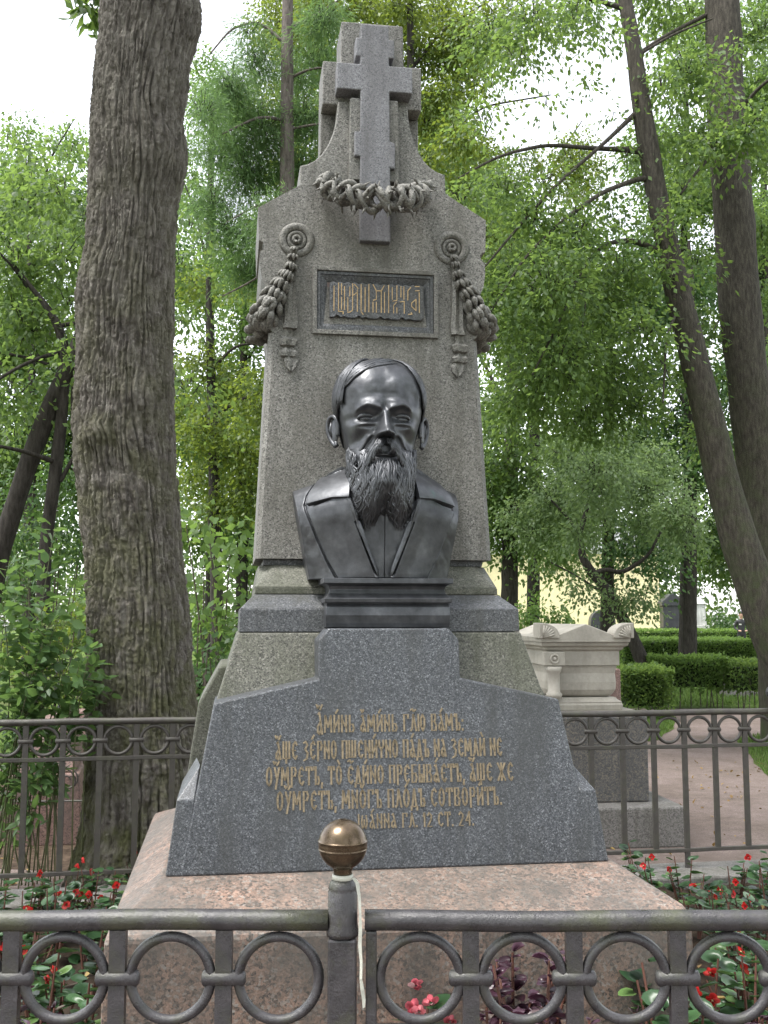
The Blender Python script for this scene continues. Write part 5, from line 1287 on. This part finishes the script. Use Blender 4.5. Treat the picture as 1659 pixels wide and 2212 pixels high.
def hedge(label, x0, x1, y0, y1, h, ang, n, L, seed, mat, sparse=0.0):
    rng = np.random.default_rng(seed); root = thing('clipped_hedge', label, 'hedge', (x0, y0, 0), ang, 'clipped hedges round the far graves')
    w_, d_ = x1-x0, y1-y0; P = []
    for axis, cnt in ((0, n*.45), (1, n*.35), (2, n*.2)):
        k = int(cnt); a = rng.random((k, 3)); jit = rng.normal(size=k)*.03
        if axis == 0: a = np.stack([a[:, 0]*w_, np.abs(jit)*1.5-.02, (a[:, 1]**(.6+.4*(1-sparse)))*h], 1)
        elif axis == 1: a = np.stack([a[:, 0]*w_, a[:, 1]*d_, h+jit+.03*(vnoise(a[:, 0]*w_*3, a[:, 1]*4, seed)-.5)], 1)
        else: a = np.stack([np.where(rng.random(k) < .5, np.abs(jit), w_-np.abs(jit)), a[:, 1]*d_, a[:, 2]*h], 1)
        P.append(a)
    P = np.concatenate(P); P[:, 1] += .09*(vnoise(P[:, 0]*2.5, P[:, 2]*2.5, seed+1)-.5)
    lo = P[:, 2] < h*.35; keep = ~(lo & (rng.random(len(P)) < sparse)); P = P[keep]
    o_ = np.zeros_like(P); o_[:, 1] = -.8; o_[:, 2] = .35
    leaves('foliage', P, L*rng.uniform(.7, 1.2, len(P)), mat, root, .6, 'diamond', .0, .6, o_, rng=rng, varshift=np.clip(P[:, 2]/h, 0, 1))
    tw_ = MB(); q = random.Random(seed)
    for i in range(int(w_*9)):
        x = q.uniform(.03, w_-.03); y = q.uniform(.05, d_-.05); tw_.tube([(x, y, 0), (x+q.uniform(-.06,.06), y, h*.5), (x+q.uniform(-.15,.15), y, h*.95)], [.010,.008,.004], 4, False)
    tw_.build('stems', M['twig'], root, kind='stuff')
    core = MB(); core.box(.12, w_-.12, .12, max(.16, d_-.12), h*(.12+.35*sparse), h-.09); core.build('dark_core_box', M['hedge_core'], root)  # solid box; its dark colour stands in for shade inside the hedge
    return root
M['hedge_core'] = plain('hedge_inner_shade', (.022,.032,.014), .95, 0, 12, .5, .6, .1)
a_ = at(1338, 1400, 16.6).x; b_ = at(1452, 1400, 16.6).x
hedge('dark near hedge corner just right of the cream sarcophagus', a_, b_, 16.6, 17.9, .80, 0, 3600, .075, 1, M['leaf_mid'], .5)
hedge('second clipped hedge with bare stems before the bright lawn', at(1400, 1400, 18.8).x, at(1572, 1400, 18.8).x, 18.8, 19.5, .90, 0, 4200, .075, 2, M['leaf_light'], .92)
hedge('small sparse hedge beside the low stone block at right', at(1578, 1400, 18.5).x, at(1700, 1400, 18.5).x, 18.5, 19.3, .84, 0, 2000, .075, 3, M['leaf_mid'], .85)
hedge('long clipped hedge across the far side of the lawn', at(1345, 1400, 34).x, at(1640, 1400, 34).x, 34, 37.0, .94, 0, 12000, .095, 4, M['leaf_light'])
hedge('farthest clipped hedge in front of the black gravestone', at(1345, 1400, 46).x, at(1660, 1400, 46).x, 46, 48, 1.12, 0, 12000, .11, 5, M['leaf_light'])
hedge('low far hedge glimpsed between sapling and monument at left', at(380, 1400, 15).x, at(560, 1400, 15).x, 15, 16, .9, 0, 3600, .075, 6, M['leaf_dark'])
# ------------------------------------------------------------------ flowers in the bed
def disc_leaf(V, F, var, c, d, n_, L, W, rng, cup=.15, k=10, tone=None):
    """round, slightly cupped and wavy leaf or petal: fan with a rim"""
    d = d.normalized(); s_ = d.cross(n_).normalized(); n_ = s_.cross(d)
    b = len(V); V.append(tuple(c+d*L*.12)); ph = rng.uniform(0, 6.28)
    for i in range(k):
        a = 2*math.pi*i/k; r_ = 1+.05*math.sin(3*a+ph)
        if i == 0: r_ *= .35
        p = c+d*(L*.5*(1-math.cos(a)*r_))+s_*(W*.5*math.sin(a)*r_)+n_*(cup*L*(.5*abs(math.sin(a))+.12*math.sin(2*a+ph)))
        V.append(tuple(p))
    t_ = rng.random() if tone is None else tone
    for i in range(k): F.append((b, b+1+i, b+1+(i+1) % k)); var.append(t_)
def soft(name, V, F, var, mat, parent):
    loops = np.array(F).ravel(); me = fastmesh(name, V, loops, np.arange(len(F))*3, mat, var, smooth=True); return obj_from(name, me, None, parent)
def begonia(seed, h=.24, nl=16, nf=5, petal='petal_red', spread=.10):
    q = random.Random(seed); root = thing('begonia_plant', 'begonia', 'flower', (0,0,0), 0)
    V, F, var = [], [], []; st = MB(); fl = []
    k = 4+q.randrange(3)
    for i in range(k):
        a = q.uniform(0, 6.28); hh = h*q.uniform(.65, 1.1); e = Vector((math.cos(a)*spread*q.uniform(.3,1), math.sin(a)*spread*q.uniform(.3,1), hh))
        st.tube([(e.x*.15, e.y*.15, -.03), (e.x*.6, e.y*.6, hh*.5), tuple(e)], [.0045,.004,.0025], 5, False)
        for j in range(int(nl//k)+1):
            t_ = .25+.75*(j+q.random())/(int(nl//k)+1); p = Vector((e.x*t_, e.y*t_, hh*t_)); az = q.uniform(0, 6.28); d = Vector((math.cos(az), math.sin(az), q.uniform(-.15,.45)))
            n_ = Vector((q.uniform(-.4,.4), q.uniform(-.6,.2), 1)); L = q.uniform(.038,.066); disc_leaf(V, F, var, p+d*.008, d, n_, L, L*.92, q)
        for j in range(1 if q.random() < nf/k else 0):
            fl.append(e+Vector((q.uniform(-.025,.025), q.uniform(-.03,.01), q.uniform(.0,.035))))
    st.build('stems', M['stem_red'], root); soft('foliage', V, F, var, M['leaf_begonia'], root)
    for c in fl:
        V, F, var = [], [], []; az0 = q.uniform(0, 6.28)
        for j in range(4):
            a = az0+j*math.pi/2; d = Vector((math.cos(a), -.25, math.sin(a)*.8+.15)); n_ = Vector((0,-1,.35)); L = q.uniform(.014,.023); disc_leaf(V, F, var, c, d, n_, L, L*q.uniform(.8,1.15), q, .22, 8, q.random())
        o_ = soft('flower', V, F, var, M[petal], root)
        if q.random() < .4:
            cb = MB(); cb.ell(c+Vector((0,-.004,.001)), (.0042,.0042,.0042), None, 6, 5); cb.build('stamens', M['gold_bright'], o_, smooth=True)
    remember(root); return root
def perilla(seed, h=.42, k=8):
    q = random.Random(seed); root = thing('purple_plant', 'purple', 'plant', (0,0,0), 0); V, F, var = [], [], []; st = MB()
    for i in range(k):
        a = q.uniform(0, 6.28); hh = h*q.uniform(.6, 1.05); rr = .16*q.uniform(.2, 1); e = Vector((math.cos(a)*rr, math.sin(a)*rr*.7, hh))
        st.tube([(e.x*.2, e.y*.2, -.03), (e.x*.6, e.y*.6, hh*.55), tuple(e)], [.006,.005,.003], 5, False)
        for j in range(26):
            t_ = .35+.65*(j/25); p = Vector((e.x*t_, e.y*t_, hh*t_)); az = j*1.57+q.uniform(-.5,.5); d = Vector((math.cos(az), math.sin(az), q.uniform(-.3,.5)))
            L = q.uniform(.026,.062)*(1.15-.4*t_); disc_leaf(V, F, var, p, d, Vector((q.uniform(-.4,.4), q.uniform(-.6,.1), 1)), L, L*.62, q, q.uniform(.2,.6), 12)
    st.build('stems', M['stem_red'], root); soft('foliage', V, F, var, M['leaf_purple'], root); remember(root); return root

protos = {'r': [begonia(1, .24, 26, 1), begonia(2, .28, 30, 1.8), begonia(3, .22, 24, 2.2), begonia(4, .30, 28, .8), begonia(6, .20, 28, 1.2)], 'p': [begonia(5, .30, 8, 7, 'petal_pink', .06)], 'v': [perilla(1), perilla(2, .36, 6)]}
used = set(); ZONES = {}
def plant(kind, idx, px_, py_, hz, zone, sc=1.0, ztop=None):
    """plant whose top shows near (px, py); hz = height of that point above the soil"""
    z = .3
    for _ in range(12):
        p = atz(px_, py_, min(1.3, z)); z = soil_z(p.x, p.y)+hz
    src = protos[kind][idx]
    key = (kind, idx)
    if key not in used: used.add(key); o_ = src
    else: o_ = copy_tree(src)
    sz = soil_z(p.x, p.y); hp = {'r': .24, 'p': .30, 'v': .40}[kind]
    o_.location = (p.x, p.y, sz); s_ = sc*max(.75, min(1.5, (hz+.02)/hp)) if ztop is None else ztop
    o_.scale = (s_, s_, s_); o_.rotation_euler = (0, 0, random.uniform(0, 6.28)); ZONES.setdefault((kind, zone), []).append((px_, o_)); return o_
for i, (x, y) in enumerate([(5,1915),(48,1935),(92,1905),(128,1935),(165,1915),(200,1890),(238,1905),(180,1955),(110,1960),(40,1965),(215,1950),(75,1930),(150,1890),(-20,1950),(12,1950)]): plant('r', i % 5, x, y, .22, 'left')
plant('r', 2, 285, 1868, .12, 'left')
for i, (x, y) in enumerate([(1385,1850),(1415,1862),(1478,1885),(1530,1905),(1585,1880),(1640,1868),(1605,1920),(1548,1955),(1645,1930),(1575,1975),(1500,1925),(1630,1975),(1660,1900)]): plant('r', (i+1) % 5, x, y, .22, 'right')
for i, (x, y) in enumerate([(60,2000),(105,2055),(128,2085),(92,2110),(170,2165),(20,2060),(195,2010)]): plant('r', (i+2) % 5, x, y, .26, 'ring left')
for i, (x, y) in enumerate([(1520,2135),(1600,2085),(1640,2060),(1540,2180),(1490,2185),(1618,2120),(1580,2010)]): plant('r', (i+3) % 5, x, y, .26, 'ring right')
plant('r', 0, 620, 2130, .30, 'front stone'); plant('r', 3, 1290, 2110, .30, 'front stone'); plant('r', 1, 1450, 2165, .30, 'front stone')
plant('p', 0, 912, 2160, .32, 'front stone')
for i, (x, y) in enumerate([(1105,2085),(1060,2150),(1160,2140),(1330,2170)]): plant('v', i % 2, x, y, .42, 'front stone')
for i, (x, y) in enumerate([(85,2175),(35,2190)]): plant('v', (i+1) % 2, x, y, .36, 'ring left')
plant('v', 1, 1640, 2180, .36, 'ring right')
ORD = ['first','second','third','fourth','fifth','sixth','seventh','eighth','ninth','tenth','eleventh','twelfth','thirteenth','fourteenth','fifteenth','sixteenth']
ZN = {'left': 'in the bed beside the left kerb, counted from the left edge', 'right': 'in the bed right of the granite base, counted from the left', 'ring left': 'behind the near left rings, counted from the left', 'ring right': 'behind the near right rings, counted from the left', 'front stone': 'against the pink base front, counted from the left'}
for (kind, zone), lst in ZONES.items():
    lst.sort(key=lambda t_: t_[0]); nm = {'r': 'red flowering begonia', 'p': 'pink flowering begonia', 'v': 'purple leaved plant'}[kind]
    for i, (x_, o_) in enumerate(lst):
        lab = ('only ' if len(lst) == 1 else ORD[i]+' ')+nm+' '+(ZN[zone] if len(lst) > 1 else ZN[zone].split(',')[0])
        tag(o_, lab, 'plant' if kind == 'v' else 'flower', 'begonias in the flower bed' if kind != 'v' else 'purple plants in the flower bed')

# fallen leaves on bed and path, litter of soil crumbs, grass on the verges
rng = np.random.default_rng(3); P = []
for i in range(420):
    x = rng.uniform(-2.6, 2.5); y = rng.uniform(2.2, 5.6+.16*x); P.append((x, y, soil_z(x, y)+.03))
for i in range(600):
    x = rng.uniform(-3, 5); y = rng.uniform(6.2, 12); P.append((x, y, .012))
o = leaves('fallen_leaves', np.array(P), .05*rng.uniform(.5, 1.2, len(P)), M['leaf_fallen'], None, .6, 'ovate', .0, 2.5, fold=1.2, rng=rng)
tag(o, 'scattered yellow fallen leaves on soil and gravel', 'leaves', kind='stuff')
def grasspatch(poly, n, L, seed):
    rng = np.random.default_rng(seed); pts = np.array(poly); lo, hi = pts.min(0), pts.max(0); out = []
    m = len(pts)
    while len(out) < n:
        p_ = lo+rng.random(2)*(hi-lo); ins = False; j = m-1
        for i in range(m):
            if (pts[i][1] > p_[1]) != (pts[j][1] > p_[1]) and p_[0] < (pts[j][0]-pts[i][0])*(p_[1]-pts[i][1])/(pts[j][1]-pts[i][1])+pts[i][0]: ins = not ins
            j = i
        if ins: out.append((p_[0], p_[1], .004))
    P = np.array(out); od = np.zeros_like(P); od[:, 2] = 1.6
    return leaves('grass', P, L*rng.uniform(.5, 1.3, n), M['grass'], None, .22, 'diamond', -.2, .1, od, rng=rng)
for i, (poly, n, L, lb) in enumerate([(pxz((1380,1606),(1420,1600),(1452,1575),(1462,1555),(1430,1543),(1340,1545),(1300,1580)), 3500, .07, 'short grass verge in front of the near hedge'),
        (pxz((1588,1598),(1640,1590),(1800,1590),(1900,1700),(1690,1700),(1650,1672),(1625,1640)), 3500, .06, 'short grass verge at the right edge of the path'),
        (pxz((1340,1527),(1700,1527),(1760,1480),(1350,1480)), 7000, .10, 'bright lawn grass between the clipped hedges'),
        (pxz((1340,1479),(1760,1479),(1760,1440),(1350,1440)), 6000, .16, 'far lawn grass beyond the second hedge')]):
    tag(grasspatch(poly, n, L, 20+i), lb, 'grass', kind='stuff')
# ground cover behind the left railing
gp = bush('ground_cover', 'clump of green ground cover behind the railing left of the oak', 8.6, [(165,1660,16),(185,1680,16),(160,1705,14)], M['leaf_shrub'], .06, 1.8, .7, 3, 9, tw=.05)
# dead stick on the soil
p = atz(180, 2125, .25)
st = MB(); st.tube([(-.07,0,0),(-.02,.01,.012),(.05,-.005,.008),(.10,.01,.018)], [.004,.0055,.005,.003], 6); o = st.build('fallen_stick', M['twig'], None, smooth=True); o.location = (p.x, p.y, soil_z(p.x, p.y)+.03)
tag(o, 'short dry stick lying on the soil behind the left rings', 'stick')

# ------------------------------------------------------------------ the distant person in black
def person(label, loc, rz, h=1.78):
    root = thing('person', label, 'person', loc, rz)
    J = {'pel': (0,0,.95,.13), 'wst': (0,0,1.08,.135), 'chs': (0,-.01,1.28,.155), 'nck0': (0,0,1.46,.07), 'nck': (0,-.01,1.53,.055), 'hd0': (0,-.03,1.60,.075), 'hd': (0,-.03,1.70,.09), 'top': (0,-.02,1.77,.055)}
    E = [('pel','wst'),('wst','chs'),('chs','nck0'),('nck0','nck'),('nck','hd0'),('hd0','hd'),('hd','top')]
    for s in (-1, 1):
        t_ = 'L' if s < 0 else 'R'
        J.update({t_+'sh': (s*.19,0,1.42,.075), t_+'el': (s*.26,.03,1.14,.052), t_+'wr': (s*.15,-.17,1.02,.036), t_+'hn': (s*.07,-.22,1.02,.034),
                  t_+'hp': (s*.095,0,.88,.10), t_+'kn': (s*.11,-.02,.49,.07), t_+'an': (s*.115,.02,.09,.048), t_+'ft': (s*.13,-.12,.04,.045)})
        E += [('chs',t_+'sh'),(t_+'sh',t_+'el'),(t_+'el',t_+'wr'),(t_+'wr',t_+'hn'),('pel',t_+'hp'),(t_+'hp',t_+'kn'),(t_+'kn',t_+'an'),(t_+'an',t_+'ft')]
    ks = list(J); me = bpy.data.meshes.new('body'); me.from_pydata([J[k][:3] for k in ks], [(ks.index(a), ks.index(b)) for a, b in E], [])
    o = obj_from('body', me, None, root); sk = o.modifiers.new('skin', 'SKIN')
    for i, k in enumerate(ks):
        me.skin_vertices[0].data[i].radius = (J[k][3], J[k][3]*(.8 if k in ('chs','wst','pel') else 1)); me.skin_vertices[0].data[i].use_root = (k == 'pel')
    o.modifiers.new('sub', 'SUBSURF').levels = 2; o.modifiers['sub'].render_levels = 2
    m, t, p_ = newmat('black_clothes_and_skin'); co = coord(t); sx = t.nodes.new('ShaderNodeSeparateXYZ'); t.links.new(co, sx.inputs[0])
    skin = ramp(t, sx.outputs[2], [(0, (.016,.016,.018)), (1, (.016,.016,.018))])
    gt = t.nodes.new('ShaderNodeMath'); gt.operation = 'GREATER_THAN'; gt.inputs[1].default_value = 1.50; t.links.new(sx.outputs[2], gt.inputs[0])
    ab = t.nodes.new('ShaderNodeMath'); ab.operation = 'LESS_THAN'; ab.inputs[1].default_value = -.175; t.links.new(sx.outputs[1], ab.inputs[0])
    g2_ = t.nodes.new('ShaderNodeMath'); g2_.operation = 'GREATER_THAN'; g2_.inputs[1].default_value = .9; t.links.new(sx.outputs[2], g2_.inputs[0])
    an = t.nodes.new('ShaderNodeMath'); an.operation = 'MULTIPLY'; t.links.new(ab.outputs[0], an.inputs[0]); t.links.new(g2_.outputs[0], an.inputs[1])
    mxx = t.nodes.new('ShaderNodeMath'); mxx.operation = 'MAXIMUM'; t.links.new(gt.outputs[0], mxx.inputs[0]); t.links.new(an.outputs[0], mxx.inputs[1])
    setp(t, p_, Base_Color=mix(t, mxx.outputs[0], (.016,.016,.018), (.42,.26,.19)), Roughness=.7); me.materials.append(m)
    hr = MB(); hr.ell((0,.0,1.745), (.098,.112,.085), None, 14, 10); hr.build('hair', M['black_stone'], root, smooth=True)
    bd = MB(); bd.box(-.14,-.05,-.172,-.150,1.26,1.31); bd.build('chest_badge', M['tape'], root)
    fc = MB(); fc.ell((0,-.125,1.655), (.014,.016,.022), None, 8, 6)
    fc.build('nose', plain('skin', (.42,.26,.19), .6), root, smooth=True)
    for s in (-1, 1):
        q_ = MB(); q_.ell((s*.034,-.108,1.685), (.012,.008,.007), None, 8, 6); q_.build('eye', M['black_stone'], root, smooth=True)
        q_ = MB(); q_.ell((s*.095,-.02,1.66), (.012,.02,.032), None, 8, 6); q_.build('ear', plain('skin', (.42,.26,.19), .6), root, smooth=True)
    q_ = MB(); q_.ell((0,-.113,1.612), (.026,.008,.006), None, 8, 6); q_.build('mouth', plain('lips', (.32,.14,.11), .6), root, smooth=True)
    return root
D = 42; p = at(1603, 1400, D)
person('person in black clothes standing with hands joined near the right trunk', (p.x, D, .14), R(0))
tag(MB().box(-1.2,1.2,-.6,.6,0,.14).build('stone_step', M['greystone'], None, bevel=.02), 'low stone step under the standing person', 'step').location = (p.x, D, 0)
